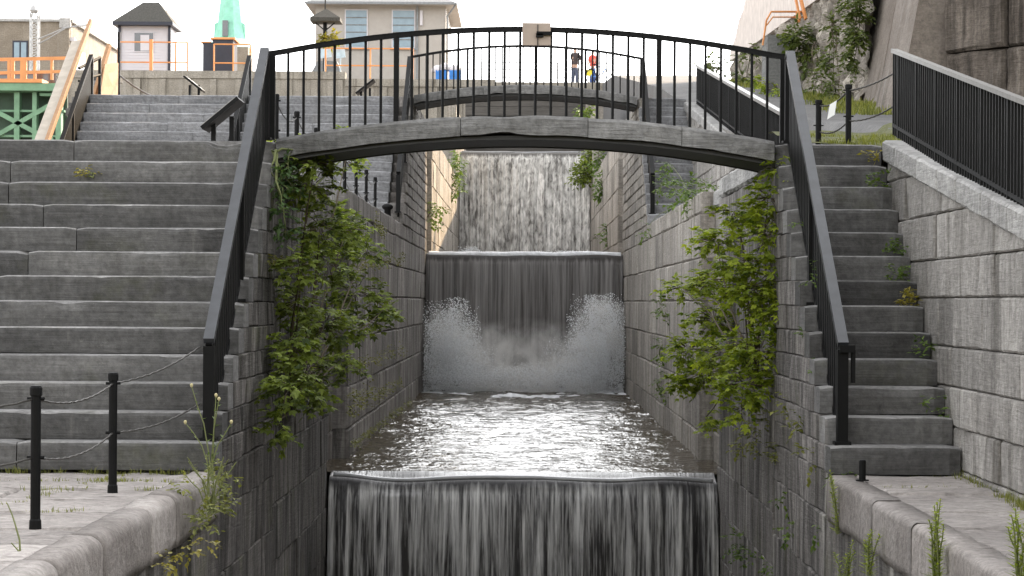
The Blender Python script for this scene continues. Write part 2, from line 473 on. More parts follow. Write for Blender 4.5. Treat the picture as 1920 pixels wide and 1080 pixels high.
b = MB(); b.grid(lambda u, v: V((3.5 + u * 3.3, 6 + v * 91.6, zpath(3.5 + u * 3.3, 6 + v * 91.6) + .03 * noise.noise(V((u * 4, v * 60, 0))))), 24, 160)
b.grid(lambda u, v: V((3.5, 46 + v * 51.6, -1 + (zpath(3.5, 46 + v * 51.6) + 1) * u)), 2, 60)
kind(b.obj('path', M['asphalt'], smooth=True), 'structure')
def zbank(x, y):
    t = min(1, max(0, (y - 20.65) / 3.6))
    return L1 + .01 + t * .42 + .04 * noise.noise(V((x * 2, y * 2, 0))) + (max(0, zpath(x, y) + .02 - (L1 + t * .42)) if x > 3.5 else 0)
b = MB(); b.grid(lambda u, v: V((2.72 + u * 1.9, 20.66 + v * 3.4, zbank(2.72 + u * 1.9, 20.66 + v * 3.4))), 26, 20)
kind(b.obj('grass_bank', M['lawn'], smooth=True), 'structure')

def pool(name, y0, y1, z, amp):
    b = MB()
    nx, ny = 110, int((y1 - y0) / .05)
    def fn(u, v):
        x, y = -2.7 + 5.4 * u, y0 + (y1 - y0) * v
        a = amp * min(1, .45 + .75 * v)
        h = noise.noise(V((x * .8, y * 1.5, 1.7))) * .9 + noise.noise(V((x * 1.7, y * 3.6, 5))) * .55 + noise.noise(V((x * 4.0, y * 7.5, 9))) * .26
        return V((x, y, z + a * h))
    b.grid(fn, nx, ny)
    return kind(b.obj(name, M['water'], smooth=True), 'structure')
pool('water', YF[0] + .36, YF[1] + .1, WZ[1], .07)
sheet('water', -2.7, 2.7, 3, YF[0] + .1, WZ[0] - .3, WZ[0], M['water'])
sheet('water', -2.7, 2.7, YF[1] + .38, YF[2] + .1, WZ[2] - .3, WZ[2], M['water'])
sheet('water', -2.7, 2.7, YF[2] + .38, 86.9, WZ[3] - .3, WZ[3], M['water'])

# ------------------------------------------------------------------ the falls
def waterfall(yf, ztop, zbot, m, label, amp, lean, fr, cr=.03, sag=.03, wob=.03):
    t = thing('waterfall', label, 'waterfall', (0, yf, zbot))
    b = MB()
    r = .17
    prof = [(yf + .42, ztop - .01), (yf + .34, ztop - sag * .1), (yf + .24, ztop - sag * .3), (yf + .12, ztop - sag * .65)]
    for k in range(1, 7):
        a = k / 6 * PI / 2
        prof.append((yf + .12 - .12 - r * math.sin(a), ztop - sag - r * (1 - math.cos(a))))
    n = 60
    for k in range(1, n + 1):
        s = k / n
        prof.append((yf - r - lean * math.sqrt(s), ztop - sag - r - s * (ztop - r - sag - zbot)))
    m_ = len(prof) - 1
    def fn(u, v):
        j = round(v * m_); y, z = prof[j]
        x = -HW + .02 + u * (2 * HW - .04)
        k = max(0, (j - 5) / m_)
        d = noise.noise(V((x * fr, z * .18, yf))) + .6 * noise.noise(V((x * fr * 2.3, z * .35, yf + 7)))
        rag = noise.noise(V((x * fr * 1.5, 3.3, yf)))
        lip = noise.noise(V((x * .9, yf, 2))) * wob * (1 if 1 < j < 9 else 0)
        return V((x, y - amp * d * min(1, k * 4) - amp * .6 * rag * min(1, k * 2), z + lip))
    b.grid(fn, 300, m_, flip=True)
    b.obj('water_sheet', m, t, smooth=True)
    q = MB()                                             # white rolling edge of the crest
    pts = []
    for k in range(121):
        x = -HW + .06 + (2 * HW - .12) * k / 120
        pts.append(V((x, yf - cr * .2 + .03 * noise.noise(V((x * .8, yf, 4))), ztop - sag + .03 - cr * .75 + wob * noise.noise(V((x * .9, yf, 2))) + cr * .35 * noise.noise(V((x * 2.1, yf, 8))))))
    q.tube(pts, cr, 8)
    q.obj('crest_foam', M['foam'] if cr > .05 else M['crest'], t, smooth=True)
    q = MB(); q.box((0, yf + .22, (ztop - .35 + zbot) / 2 - .3), (2 * HW + .5, .3, ztop - .35 - zbot))
    q.obj('weir_wall', M['mortar'], t)
    return t
waterfall(YF[0], WZ[1] + .02, WZ[0] - .1, M['fall_low'], 'lowest and nearest waterfall, pouring in strands off the front of the rippled pool', .11, .35, 6.0, .03, .05, .11)
waterfall(YF[1], WZ[2] + .02, WZ[1] - .2, M['fall_mid'], 'middle waterfall, a dark brown curtain with white spray at its foot', .04, .3, 5.5, .09)
waterfall(YF[2], WZ[3] + .02, WZ[2] - .2, M['fall_top'], 'farthest and highest waterfall, pale and speckled, seen just under the near footbridge arch', .09, .5, 5.0)

# churned foam and spray at the feet of the falls
b = MB()
b.grid(lambda u, v: V((-2.38 + 4.76 * u, 49.6 + 1.9 * v, WZ[1] - .06 + (.03 + .3 * v * v) * (.55 + .9 * noise.noise(V((u * 14, v * 5, 2))) + .5 * noise.noise(V((u * 40, v * 13, 5)))))), 150, 40)
kind(b.obj('foam', M['foam'], smooth=True), 'stuff')
b = MB()
def churn(u, v):
    x, y = -2.38 + 4.76 * u, 45.2 + 4.6 * v
    n1 = noise.noise(V((x * 1.6, y * 1.1, 3))) + .6 * noise.noise(V((x * 4, y * 3, 8))) + .4 * noise.noise(V((x * 9, y * 7, 1)))
    return V((x, y, WZ[1] - .17 + .17 * v + .09 * n1))
b.grid(churn, 160, 120)
kind(b.obj('foam', M['foam'], smooth=True), 'stuff')
b = MB()
def drop(p, r):
    i = len(b.v)
    a = U(0, 6.28); q = Matrix.Rotation(a, 3, V((rnd() - .5, rnd() - .5, rnd() + .01)).normalized())
    for d in ((1, 1, 1), (-1, -1, 1), (-1, 1, -1), (1, -1, -1)): b.v.append(p + q @ V(d) * r * .6)
    for f in ((0, 1, 2), (0, 3, 1), (0, 2, 3), (1, 3, 2)): b.face([i + k for k in f], .5)
def plume(cx, h, wd, n, y0, z0, r0, r1, skew=0):
    for _ in range(n):
        a, s = random.gauss(0, 1), random.gauss(0, 1)
        if abs(a) > 2.3 or abs(s) > 2.2: continue
        z = z0 + h * (.52 + .24 * s) + .1 * h * noise.noise(V((cx + a * .6, s * .6, 3)))
        x = cx + wd * a * (1.15 - .25 * s * .5) + skew * s + .1 * noise.noise(V((s * 1.3, a * 1.3, cx)))
        if abs(x) > 2.36 or z < z0: continue
        drop(V((x, y0 - U(.1, 1.6), z)), U(r0, r1))
plume(-1.78, 2.1, .3, 13000, 51.2, WZ[1], .006, .019, .04)
plume(-1.5, 1.2, .4, 6000, 51.2, WZ[1], .006, .018)
plume(1.84, 2.25, .34, 14000, 51.2, WZ[1], .006, .019, -.03)
plume(1.6, 1.3, .5, 6000, 51.2, WZ[1], .006, .018)
for k in range(9): plume(-2 + k * .5, .7, .35, 1500, 51.2, WZ[1], .006, .018)
plume(-2.0, .75, .22, 3200, 77.3, WZ[2], .015, .035)
plume(1.5, .65, .5, 3600, 77.3, WZ[2], .015, .035)
plume(0, .45, 1.2, 3000, 77.3, WZ[2], .015, .03)
plume(-1.1, .55, .5, 500, 25.6, -2.75, .004, .011)
kind(b.obj('spray', M['drop']), 'stuff')
def mist(name, c, d, dens, lobes):
    bm_ = MB(); bm_.box(c, d)
    m, nt, bs = mat('water_mist')
    nt.nodes.remove(bs)
    g = N(nt, 'ShaderNodeNewGeometry')
    tot = None
    for (x, z, sx, sz, k) in lobes:
        mp = N(nt, 'ShaderNodeVectorMath', operation='SUBTRACT')
        mp.inputs[1].default_value = (x, c[1], z)
        lk(nt, g.outputs['Position'], mp.inputs[0])
        sc = N(nt, 'ShaderNodeVectorMath', operation='DIVIDE')
        sc.inputs[1].default_value = (sx, d[1] * .5, sz)
        lk(nt, mp.outputs[0], sc.inputs[0])
        ln = N(nt, 'ShaderNodeVectorMath', operation='LENGTH')
        lk(nt, sc.outputs[0], ln.inputs[0])
        f = ramp(nt, ln.outputs['Value'], 1.0, .1, 0, k)
        tot = f if tot is None else math_(nt, 'ADD', tot, f)
    tot = math_(nt, 'MULTIPLY', tot, ramp(nt, nz(nt, pos(nt, (2.6, 2.6, 1.9)), 1.0, 6, .7, .4), .42, .62, 0, 2.4))
    pv = N(nt, 'ShaderNodeVolumePrincipled')
    pv.inputs['Color'].default_value = (1, .985, .96, 1)
    lk(nt, math_(nt, 'MULTIPLY', tot, dens), pv.inputs['Density'])
    lk(nt, pv.outputs[0], nt.nodes['Material Output'].inputs['Volume'])
    return kind(bm_.obj(name, m), 'stuff')
mist('mist', (0, 50.6, .75), (4.74, 1.6, 3.2), 2.4, [(-1.75, .25, .75, 1.1, .9), (1.85, .5, .8, 1.1, .9), (-.9, -.3, 1.1, 1.2, .45), (.9, -.3, 1.1, 1.2, .45), (0, -.5, 3.0, 1.5, .6)])

# ------------------------------------------------------------------ stone walls of the locks
def coursed(b, side, y0, y1, courses, x=HW, lr=(.7, 1.5), depth=.3, amp=.012, bev=.016, back=True):
    n = -X * side
    for za, zb, ya, yb in courses:
        ya, yb = max(ya, y0), min(yb, y1)
        if yb - ya < .05: continue
        y = ya
        first = True
        while y < yb - 1e-4:
            L = U(*lr) * (.6 if first and rnd() < .5 else 1)
            first = False
            if yb - (y + L) < lr[0] * .5: L = yb - y
            b.block(V((side * (x + U(-.008, .008)), y, za)), Y, Z, n, L - .005, zb - za - .005, depth, bev * U(.5, 1.6), amp, .16, gz())
            y += L
        if back:
            xx = side * (x + .07)
            q = [V((xx, ya, za)), V((xx, yb, za)), V((xx, yb, zb)), V((xx, ya, zb))]
            b.quad(*(q if side < 0 else q[::-1]), 0.0)
def courses_between(z0, z1, h, ya, yb):
    n = max(1, round((z1 - z0) / h)); out = []
    zs = [z0 + (z1 - z0) * i / n + (U(-.06, .06) * h if 0 < i < n else 0) for i in range(n + 1)]
    return [(zs[i], zs[i + 1], ya, yb) for i in range(n)]
for side, sn in ((-1, 'left'), (1, 'right')):
    # foot of the flight, under the landing and the stepped stair ends
    b = MB()
    cs = courses_between(-5.0, -.34, .5, 9.0, 20.46)
    cs += [(-.34, 0, Y0 + .02, 20.46)] + [((j - 1) * R, j * R, Y0 + j * D + .03, 20.46) for j in range(1, 13)] + [(12 * R, L1 - .26, YT + .3, 20.46)]
    coursed(b, side, 9.0, 20.46, cs, lr=(.6, 1.6), bev=.009, amp=.022)
    coursed(b, side, 20.47, 26.25, courses_between(-5.0, L1 - .25, .55, 20.47, 26.25), lr=(1.0, 2.2), bev=.009, amp=.022)
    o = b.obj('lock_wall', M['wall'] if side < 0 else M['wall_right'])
    tag(o, {'left': 'near dark lock wall under the wide stairs, left of the lowest fall',
            'right': 'near streaked lock wall under the narrow stairs, right of the lowest fall'}[sn], 'lock wall')
    b = MB()
    coursed(b, side, 26.27, 29.2, courses_between(-5.0, L1 - .25, .5, 26.27, 29.2), x=HW + .2, lr=(.9, 1.6))
    cs = courses_between(-1.6, L1 - .3, .56, 29.21, 52.3) + [(L1 - .3, L1, 29.21, 41.9)]
    zz = L1 - .3
    cs += [(L1 - .3, L1, Y2, 52.3)] + [(L1 + (j - 1) * R, L1 + j * R, Y2 + j * D, 52.3) for j in range(1, 13, 1)]
    cs += [(L1 + 12 * R, L2, YT2, 52.3)]
    coursed(b, side, 29.21, 52.3, cs, lr=(1.0, 2.2), bev=.02)
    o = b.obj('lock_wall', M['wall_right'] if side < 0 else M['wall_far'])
    tag(o, {'left': 'stone lock wall along the left side of the rippled pool, mossy near the water',
            'right': 'paler stone lock wall along the right side of the rippled pool, topped with weeds'}[sn], 'lock wall')
    b = MB()
    coursed(b, side, 52.32, 55, courses_between(1.5, L2, .7, 52.32, 55), x=HW + .2, lr=(1, 2))
    coursed(b, side, 55.02, 86.8, courses_between(1.5, L2, .7, 55.02, 86.8) + courses_between(L2 + .01, 8.2, .7, 74, 86.8), lr=(1.2, 2.4))
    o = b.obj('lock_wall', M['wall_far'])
    tag(o, {'left': 'far tan lock wall catching orange sunlight, left of the highest waterfall',
            'right': 'far shaded lock wall with bushes, right of the highest waterfall'}[sn], 'lock wall')
    # coping stones along the edge of the upper landing
    b = MB()
    y = 20.48
    yend = 29.19 if True else 0
    y1s = [(20.80, 26.25, HW), (26.27, 29.19, HW + .2)]
    for a, e, xx in y1s:
        y = a
        while y < e - .01:
            L = min(U(.9, 1.6), e - y)
            if e - y - L < .4: L = e - y
            b.block(V((side * (xx - .02 + (.75 if side > 0 else 0) * 0), y, L1 - .24)), Y, Z, -X * side, L - .01, .24, .5, .03, .015, .12, gz())
            y += L
    tag(b.obj('coping', M['coping']), 'row of coping stones on the edge of the %s upper landing behind the near footbridge' % sn, 'coping')

# landing slabs at the foot of the stairs
for side, sn in ((-1, 'left'), (1, 'right')):
    b = MB()
    y = 7.0
    edge = 2.58
    while y < Y0 - .02:
        h = min(U(.75, 1.25), Y0 - .01 - y)
        if Y0 - y - h < .4: h = Y0 - .01 - y
        x = edge
        xe = 8.6 if side < 0 else 3.42
        dz = -.02 + U(-.012, .012)
        while x < xe - .02:
            L = min(U(.9, 2.1), xe - x)
            if xe - x - L < .5: L = xe - x
            b.block(V((side * x, y, dz + U(-.008, .008))), X * side, Y, Z, L - .012, h - .012, .3, .022, .014, .1, gz(), 5)
            x += L
        y += h
    o = b.obj('landing', M['slab']); kind(o, 'structure'); o.name = 'pavement'
    # thick rounded edge blocks of the landing
    b = MB()
    y = 7.0
    while y < Y0 - .02:
        L = min(U(.9, 1.8), Y0 - .01 - y)
        if Y0 - y - L < .6: L = Y0 - .01 - y
        tn = gz(); ny = max(4, int(L / .08))
        sx = U(0, 40)
        rr = .085 if side < 0 else .05
        prof = [(2.57, -.4), (2.57, .0)] + [(2.37 + rr - rr * math.sin(k / 6 * PI / 2), -rr + rr * math.cos(k / 6 * PI / 2)) for k in range(7)] + [(2.37, -.3), (2.375, -.36), (2.40, -.36)]
        rows = []
        for i in range(ny + 1):
            yy = y + .006 + (L - .012) * i / ny
            e = .012 if i in (0, ny) else 0
            rows.append([(px + e * .6 + .009 * noise.noise(V((yy * 2.3, pz * 5, sx))) + .007 * noise.noise(V((yy * 7, px * 9 + pz * 9, sx))), yy, pz - e * .5 + .014 * noise.noise(V((px * 6, yy * 3, sx)))) for px, pz in prof])
        i0 = len(b.v); k = len(prof)
        for r_ in rows: b.v += [V((side * a, q, c)) for a, q, c in r_]
        for i in range(ny):
            for j in range(k - 1):
                q = (i0 + i * k + j, i0 + i * k + j + 1, i0 + (i + 1) * k + j + 1, i0 + (i + 1) * k + j)
                b.face(q if side > 0 else q[::-1], tn)
        b.face(range(i0, i0 + k), tn); b.face(list(range(i0 + ny * k, i0 + ny * k + k))[::-1], tn)
        y += L
    tag(b.obj('coping', M['kerb'], smooth=True), {'left': 'worn round-edged kerb stones along the near left landing beside the lowest fall',
        'right': 'worn kerb stones along the near right landing, with tall weeds in front'}[sn], 'kerb')

# ------------------------------------------------------------------ staircases
def stairs(label, x0, x1, y0, n, zb, lr, m, jag=.012, res=.09):
    """steps from x0 (lock side) to x1"""
    t = thing('stone_staircase', label, 'staircase', ((x0 + x1) / 2, y0, zb))
    sg = 1 if x1 > x0 else -1
    for k in range(1, n + 1):
        b = MB()
        ys, z0, z1 = y0 + (k - 1) * D, zb + (k - 1) * R, zb + k * R
        dz = U(-.003, .003) if k < n else 0
        x = x0
        while abs(x - x1) > .02:
            L = U(*lr)
            if abs(x1 - x) - L < lr[0] * .6: L = abs(x1 - x)
            nx = max(4, int(L / res)); tn = gz(); s0 = U(0, 99); tilt = U(-.004, .004)
            dep = D + .06 if k < n else .3
            prof = [(0.0, 0.0), (-.004, R * .3), (-.004, R * .62), (-.002, R - .035), (.006, R - .012), (.022, R - .001), (.06, R), (dep * .6, R - .002), (dep, R - .004), (dep, 0)]
            i0 = len(b.v); kk = len(prof)
            for i in range(nx + 1):
                xx = x + sg * (.004 + (L - .008) * i / nx)
                endw = .03 if i in (0, nx) else 0
                chip = max(0, noise.noise(V((xx * 1.9, s0, 1))) - .34) * .1 + max(0, noise.noise(V((xx * 5, s0, 5))) - .3) * .1
                for (a, c) in prof:
                    w1 = noise.noise(V((xx * 3, c * 9 + a * 5, s0)))
                    w2 = noise.noise(V((xx * 9, c * 40 + a * 9, s0)))
                    near_n = 1 if (R - .04 < c and a < .05) else 0
                    b.v.append(V((xx, ys + a + (w1 * .7 + w2 * .6) * jag + near_n * chip * .5 + endw * (a < .05), z0 + c + (w1 * jag * .25 if 0 < c and a > .0 else 0) - near_n * chip * .6 + dz + tilt * (i / nx - .5) * (c > .1) - endw * .4 * (c > R - .03))))
            for i in range(nx):
                for j in range(kk - 1):
                    q = (i0 + i * kk + j, i0 + i * kk + j + 1, i0 + (i + 1) * kk + j + 1, i0 + (i + 1) * kk + j)
                    b.face(q[::-1] if sg > 0 else q, min(1, tn * .3 + .72) if j >= 4 else .1 + tn * .4)      # sky light painted in: nosing and tread paler, riser darker
            b.face(range(i0, i0 + kk), tn); b.face(list(range(i0 + nx * kk, i0 + nx * kk + kk))[::-1], tn)
            x += sg * L
        o = b.obj('step', m, t)
    return t
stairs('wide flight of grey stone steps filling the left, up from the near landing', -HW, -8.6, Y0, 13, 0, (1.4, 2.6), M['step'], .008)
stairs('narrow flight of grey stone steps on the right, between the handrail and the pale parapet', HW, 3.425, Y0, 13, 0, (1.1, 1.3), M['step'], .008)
stairs('farther wide stone steps rising behind the top of the near left stairs', -2.72, -9.5, Y2, 13, L1, (1.6, 3.2), M['step_far'], .014, .2)
stairs('farther narrow stone steps on the right, seen through and under the near footbridge', 2.42, 3.44, Y2, 13, L1, (1.0, 1.1), M['step_far'], .012, .2)
# paving of the upper landings
for x0, x1, y0, y1, z in ((-9.5, -2.95, YT + .32, Y2 - .02, L1), (2.95, 3.45, 24.2, Y2 - .02, L1)):
    b = MB()
    y = y0
    while y < y1 - .01:
        h = min(1.4, y1 - y)
        b.box(((x0 + x1) / 2, y + h / 2, z - .07), (x1 - x0, h - .015, .14), gz()); y += h
    kind(b.obj('pavement', M['slab']), 'structure')

# ------------------------------------------------------------------ pale parapet and ramp walls on the right
def ztp(y): return zp(y, PE) + .09
def ramp_wall(y0, y1, zb, m, label, face_x=3.43):
    t = thing('parapet_wall', label, 'parapet', (face_x, y0, zb))
    b = MB()
    z = zb
    zmax = ztp(y1) - .2
    while z < zmax:
        h = U(.27, .4)
        y = y0 + U(0, .3)
        while y < y1 - .01:
            L = U(.45, 1.2)
            if y1 - y - L < .4: L = y1 - y
            top = ztp(y + L * .5) - .2
            hh = min(h, ztp(y + L) - .19 - z)
            if hh > .1:
                i0 = len(b.v)
                b.block(V((face_x + U(-.012, .012), y, z)), Y, Z, -X, L - .01, hh - .008, .3, .014, .018, .1, gz(), 5)
                for q in range(i0, len(b.v)):
                    p = b.v[q]; zl = ztp(p.y) - .2
                    if p.z > zl: p.z = zl
            y += L
        z += h
    b.quad(V((face_x + .05, y1, zb)), V((face_x + .05, y0, zb)), V((face_x + .05, y0, ztp(y0) - .2)), V((face_x + .05, y1, ztp(y1) - .2)), 0)
    b.obj('stonework', m, t)
    b = MB()
    y = y0
    while y < y1 - .01:
        L = U(.75, 1.15)
        if y1 - y - L < .4: L = y1 - y
        i0 = len(b.v)
        b.block(V((face_x - .05, y, 0)), Y, Z, -X, L - .01, .2, .34, .02, .012, .1, gz())
        for q in range(i0, len(b.v)):
            p = b.v[q]; p.z += ztp(p.y) - .19
        y += L
    b.obj('coping', M['coping'], t)
    return t
ramp_wall(5.0, 20.2, -.25, M['parapet'], 'pale stained stone parapet sloping down on the right beside the narrow near steps')
ramp_wall(24.4, 45.6, L1 - .1, M['parapet'], 'sloping stone parapet under the farther black fence, seen through the near footbridge railing')

# ------------------------------------------------------------------ ironwork
def rail_fence(name, label, cat, a, z_base, h, spacing, m_top, top=(.06, .05), bal=.022, post_every=0, group=None, pts=None, cap=None, bot=True):
    """fence along y at x: z_base(y)"""
    x, y0, y1 = a
    t = thing(name, label, cat, (x, y0, z_base(y0)), group)
    n = int(abs(y1 - y0) / spacing)
    b = MB()
    ys = [y0 + (y1 - y0) * i / 24 for i in range(25)]
    for q in range(24):
        b.bar((x, ys[q], z_base(ys[q]) + h), (x, ys[q + 1] + .002, z_base(ys[q + 1]) + h), top[0], top[1])
    b.obj('top_rail', m_top, t)
    if bot:
        b = MB()
        for q in range(24):
            b.bar((x, ys[q], z_base(ys[q]) + .1), (x, ys[q + 1], z_base(ys[q + 1]) + .1), .03, .03)
        b.obj('bottom_rail', M['iron'], t)
    bb = MB(); bb.box((0, 0, h / 2), (bal, bal, h - .02))
    first = None
    for i in range(n + 1):
        y = y0 + (y1 - y0) * i / n
        loc = V((x, y, z_base(y) - .005))
        thick = post_every and i % post_every == 0
        if first is None:
            first = bb.obj('baluster', M['iron'], t); first.location = loc
        else:
            c = first.copy(); COL.objects.link(c); c.location = loc
            if thick: c.scale = (1.5, 1.5, 1)
    return t
# handrails beside the near stairs
def hz(y): return max(R, min(L1, R * (1 + (y - Y0) / D)))
def stair_rail(sg, label, x, y0, y1, zb, ybase, mt='iron'):
    t = thing('stair_railing', label, 'handrail', (x, y0, zb))
    zl = lambda y: zb + R + R * (y - ybase) / D
    b = MB()
    za, zc = zb + 1.01, zb + L1 + .86
    lo, hi = V((x, y0, za)), V((x, y1, zc))
    b.bar(lo, hi, .085, .05)
    b.obj('top_rail', M[mt], t)
    b = MB()
    b.bar(lo - V((0, 0, .035)), hi - V((0, 0, .035)), .05, .022)
    b.bar(lo + V((0, .02, -.86)), hi - V((0, 0, .86)), .035, .03)
    b.obj('bottom_rail', M['iron'], t)
    n = int((y1 - y0) / .105)
    bb = MB(); bb.box((0, 0, -.45), (.026, .06, .84))
    f = None
    for i in range(1, n):
        k = i / n
        p = lo.lerp(hi, k) - V((0, 0, .03))
        if f is None: f = bb.obj('baluster', M['iron'], t); f.location = p
        else:
            c = f.copy(); COL.objects.link(c); c.location = p
    for p, zf in ((lo, zb + R), (hi, zb + L1), (lo.lerp(hi, .5), zb + 6 * R)):
        b = MB()
        hgt = p.z - .04 - zf
        b.box((p.x, p.y + .03, zf + hgt / 2), (.085, .085, hgt))
        b.box((p.x, p.y + .03, zf + .012), (.13, .13, .024))
        b.obj('post', M['iron'], t)
    return t
stair_rail(-1, 'black handrail with grey top bar up the lock side of the wide left steps', -2.49, 16.85, 20.35, 0, Y0, 'rail_grey')
t = stair_rail(1, 'black handrail with grey top bar up the lock side of the narrow right steps', 2.52, 16.85, 20.35, 0, Y0, 'rail_grey')
b = MB()
p = V((2.60, 16.85, .98))
p.x = 2.55; b.box(p + V((0, 0, .0)), (.12, .1, .06)); b.box(p + V((.05, 0, -.14)), (.03, .05, .26))
b.obj('rail_bracket', M['iron'], t)
stair_rail(-1, 'black handrail on the farther left steps, left of the far footbridge', -2.5, Y2 + .2, YT2 + .2, L1, Y2)
stair_rail(1, 'black handrail on the farther right steps, right of the far footbridge', 2.52, Y2 + .2, YT2 + .2, L1, Y2)
stair_rail(-1, 'black handrail rising through the middle of the farther left steps, behind the slanted sign', -5.95, Y2 + .2, YT2 + .2, L1, Y2)
stair_rail(-1, 'black railing along the outer edge of the farther left steps, beside the timber boards', -9.35, Y2 + .2, YT2 + .2, L1, Y2)
rail_fence('iron_fence', 'tall black iron fence on the near right parapet, with a pale worn top rail', 'fence', (3.47, 9.0, 20.1), lambda y: ztp(y) - .06 + .023 * (y - 14.8), .8, .1, M['rail_cap'], (.06, .035), .022, 9)
rail_fence('iron_fence', 'farther black iron fence with pale sloping top rail, beside the asphalt path', 'fence', (3.6, 29.8, 44.8), lambda y: ztp(y), .82, .16, M['rail_cap'], (.09, .05), .026, 12)

# ------------------------------------------------------------------ footbridges
def footbridge(yb, zl, label, rail_label, sc_len, nbal, joints):
    t = thing('footbridge', label, 'footbridge', (0, yb, zl))
    rise = .25
    def zt(x): return zl + .005 + rise * (1 - (x / 2.44) ** 2)
    b = MB()
    wd = 1.4
    xs = joints
    for a, e in zip(xs, xs[1:]):
        n = max(6, int((e - a) / .09)); tn = gz(); s0 = U(0, 99); i0 = len(b.v)
        prof = [(.0, -.188), (-.005, -.10), (-.005, -.03), (.025, 0), (wd / 2, .01), (wd - .025, 0), (wd, -.03), (wd, -.188)]
        for i in range(n + 1):
            x = a + .003 + (e - a - .006) * i / n
            en = .012 if i in (0, n) else 0
            chip = max(0, noise.noise(V((x * 2.2, s0, 3))) - .25) * .12
            for j, (py, pz) in enumerate(prof):
                w1 = noise.noise(V((x * 3, pz * 12, s0))); w2 = noise.noise(V((x * 10, pz * 30, s0)))
                b.v.append(V((x, yb + py + .014 * w1 + .008 * w2 + (en if j < 3 else 0), zt(x) + pz + (.012 * w1 + chip * (1 if j == 0 else -.3 * (j == 3))))))
        k = len(prof)
        for i in range(n):
            for j in range(k):
                q = (i0 + i * k + j, i0 + (i + 1) * k + j, i0 + (i + 1) * k + (j + 1) % k, i0 + i * k + (j + 1) % k)
                b.face(q, tn)
        b.face(range(i0, i0 + k), tn); b.face(list(range(i0 + n * k, i0 + n * k + k))[::-1], tn)
    b.obj('deck', M['bridge'], t)
    b = MB()
    n = 40
    for i in range(n):
        xa, xb = -2.385 + 4.77 * i / n, -2.385 + 4.77 * (i + 1) / n
        for yy, ww in ((yb + .06, .05), (yb + wd - .1, .05)):
            for za, zb_ in ((-.19, -.215),):
                p = [V((xa, yy, zt(xa) + zb_)), V((xb, yy, zt(xb) + zb_)), V((xb, yy, zt(xb) + za)), V((xa, yy, zt(xa) + za))]
                b.poly_prism(p, (0, ww, 0))
        b.quad(V((xa, yb + .06, zt(xa) - .205)), V((xa, yb + wd - .1, zt(xa) - .205)), V((xb, yb + wd - .1, zt(xb) - .205)), V((xb, yb + .06, zt(xb) - .205)))
        b.bar((xa, yb + .075, zt(xa) - .222), (xb, yb + .075, zt(xb) - .222), .09, .014)
    b.obj('arch_girder', M['steel_dark'], t)
    r = thing('bridge_railing', rail_label, 'railing', (0, yb + .08, zl))
    h = .83
    yr = yb + .08
    b = MB()
    for i in range(n):
        xa, xb = -2.47 + 4.95 * i / n, -2.47 + 4.95 * (i + 1) / n
        za, zc = zt(max(-2.44, min(2.44, xa))), zt(max(-2.44, min(2.44, xb)))
        b.bar((xa, yr, za + h), (xb + .003, yr, zc + h), .06, .042)
        b.bar((xa, yr, za + h + .023), (xb + .003, yr, zc + h + .023), .07, .008)
    b.obj('top_rail', M['iron'], r)
    bb = MB(); bb.tube([(0, 0, -.01), (0, 0, h - .015)], .0135, 8)
    f = None
    for i in range(nbal):
        x = -2.43 + 4.9 * i / (nbal - 1)
        if abs(x - .03) < .14 and nbal > 30 and yb < 30 and i == nbal // 2 - 1: pass
        z = zt(max(-2.44, min(2.44, x)))
        thick = i in (0, nbal - 1, nbal // 4, 3 * nbal // 4)
        if thick:
            p = MB(); p.box((x, yr, z + h / 2 - .005), (.05, .05, h - .02)); p.obj('post', M['iron'], r)
            continue
        if f is None: f = bb.obj('baluster', M['iron'], r); f.location = (x, yr, z)
        else:
            c = f.copy(); COL.objects.link(c); c.location = (x, yr, z)
    return t
footbridge(20.42, L1, 'near arched stone footbridge spanning the lock above the middle waterfall', 'black iron railing with thin balusters on the near arched footbridge', 1, 34, [-2.39, -.62, .6, 1.5, 2.39])
footbridge(45.6, L2, 'smaller looking far arched footbridge, seen through the railing of the near one', 'thin black railing of the far arched footbridge', 1, 34, [-2.39, -.9, .8, 2.39])
# notice panel fixed to the near railing
t = thing('sign_panel', 'pale square sign panel seen from behind, fixed over the middle of the near footbridge railing', 'sign', P(1005, 85, 20.46))
b = MB(); p = P(1006, 64, 20.44); b.box(p, (.27, .012, .215)); b.obj('panel', M['signback'], t)
b = MB(); b.box(p + V((.07, -.02, .005)), (.14, .03, .035)); b.box(p + V((.03, -.02, -.015)), (.07, .03, .035)); b.obj('clamp', M['iron'], t)
b = MB(); b.box(p + V((.012, -.01, -.01)), (.008, .01, .2)); b.obj('rib', M['steel_dark'], t)

# chain posts
def post_proto(h, label, loc, grp):
    t = thing('chain_post', label, 'post', loc, grp)
    b = MB(); x, y, z = loc
    b.lathe((x, y, z), [(.036, 0), (.034, .05), (.029, .06), (.029, h - .06), (.036, h - .055), (.036, h - .012), (.03, h)], 12)
    b.obj('shaft', M['iron'], t, smooth=False)
    b = MB()
    for zz in (h - .075, h * .5):
        b.tube([(x - .05, y, z + zz), (x + .05, y, z + zz)], .011, 6)
    b.obj('chain_eye', M['iron'], t)
    return t
def chain(a, c, sag, label, grp, r=.0065):
    b = MB()
    a, c = V(a), V(c)
    n = 26
    pts = []
    for i in range(n + 1):
        k = i / n
        p = a.lerp(c, k); p.z -= sag * 4 * k * (1 - k)
        pts.append(p + V((0, 0, .0022 if i % 2 else -.0022)))
    b.tube(pts, r, 6)
    return tag(b.obj('chain', M['rope'], smooth=True), label, 'chain', grp)
GP, GC = 'black posts that carry the chains', 'chains hung between posts'
pa = V((P(66, 1003, 12.35).x, 12.35, 0)); pb = V((P(211, 932, 14.7).x, 14.7, 0))
A = post_proto(.83, 'black chain post nearest the camera, at the left edge of the near landing', pa, GP)
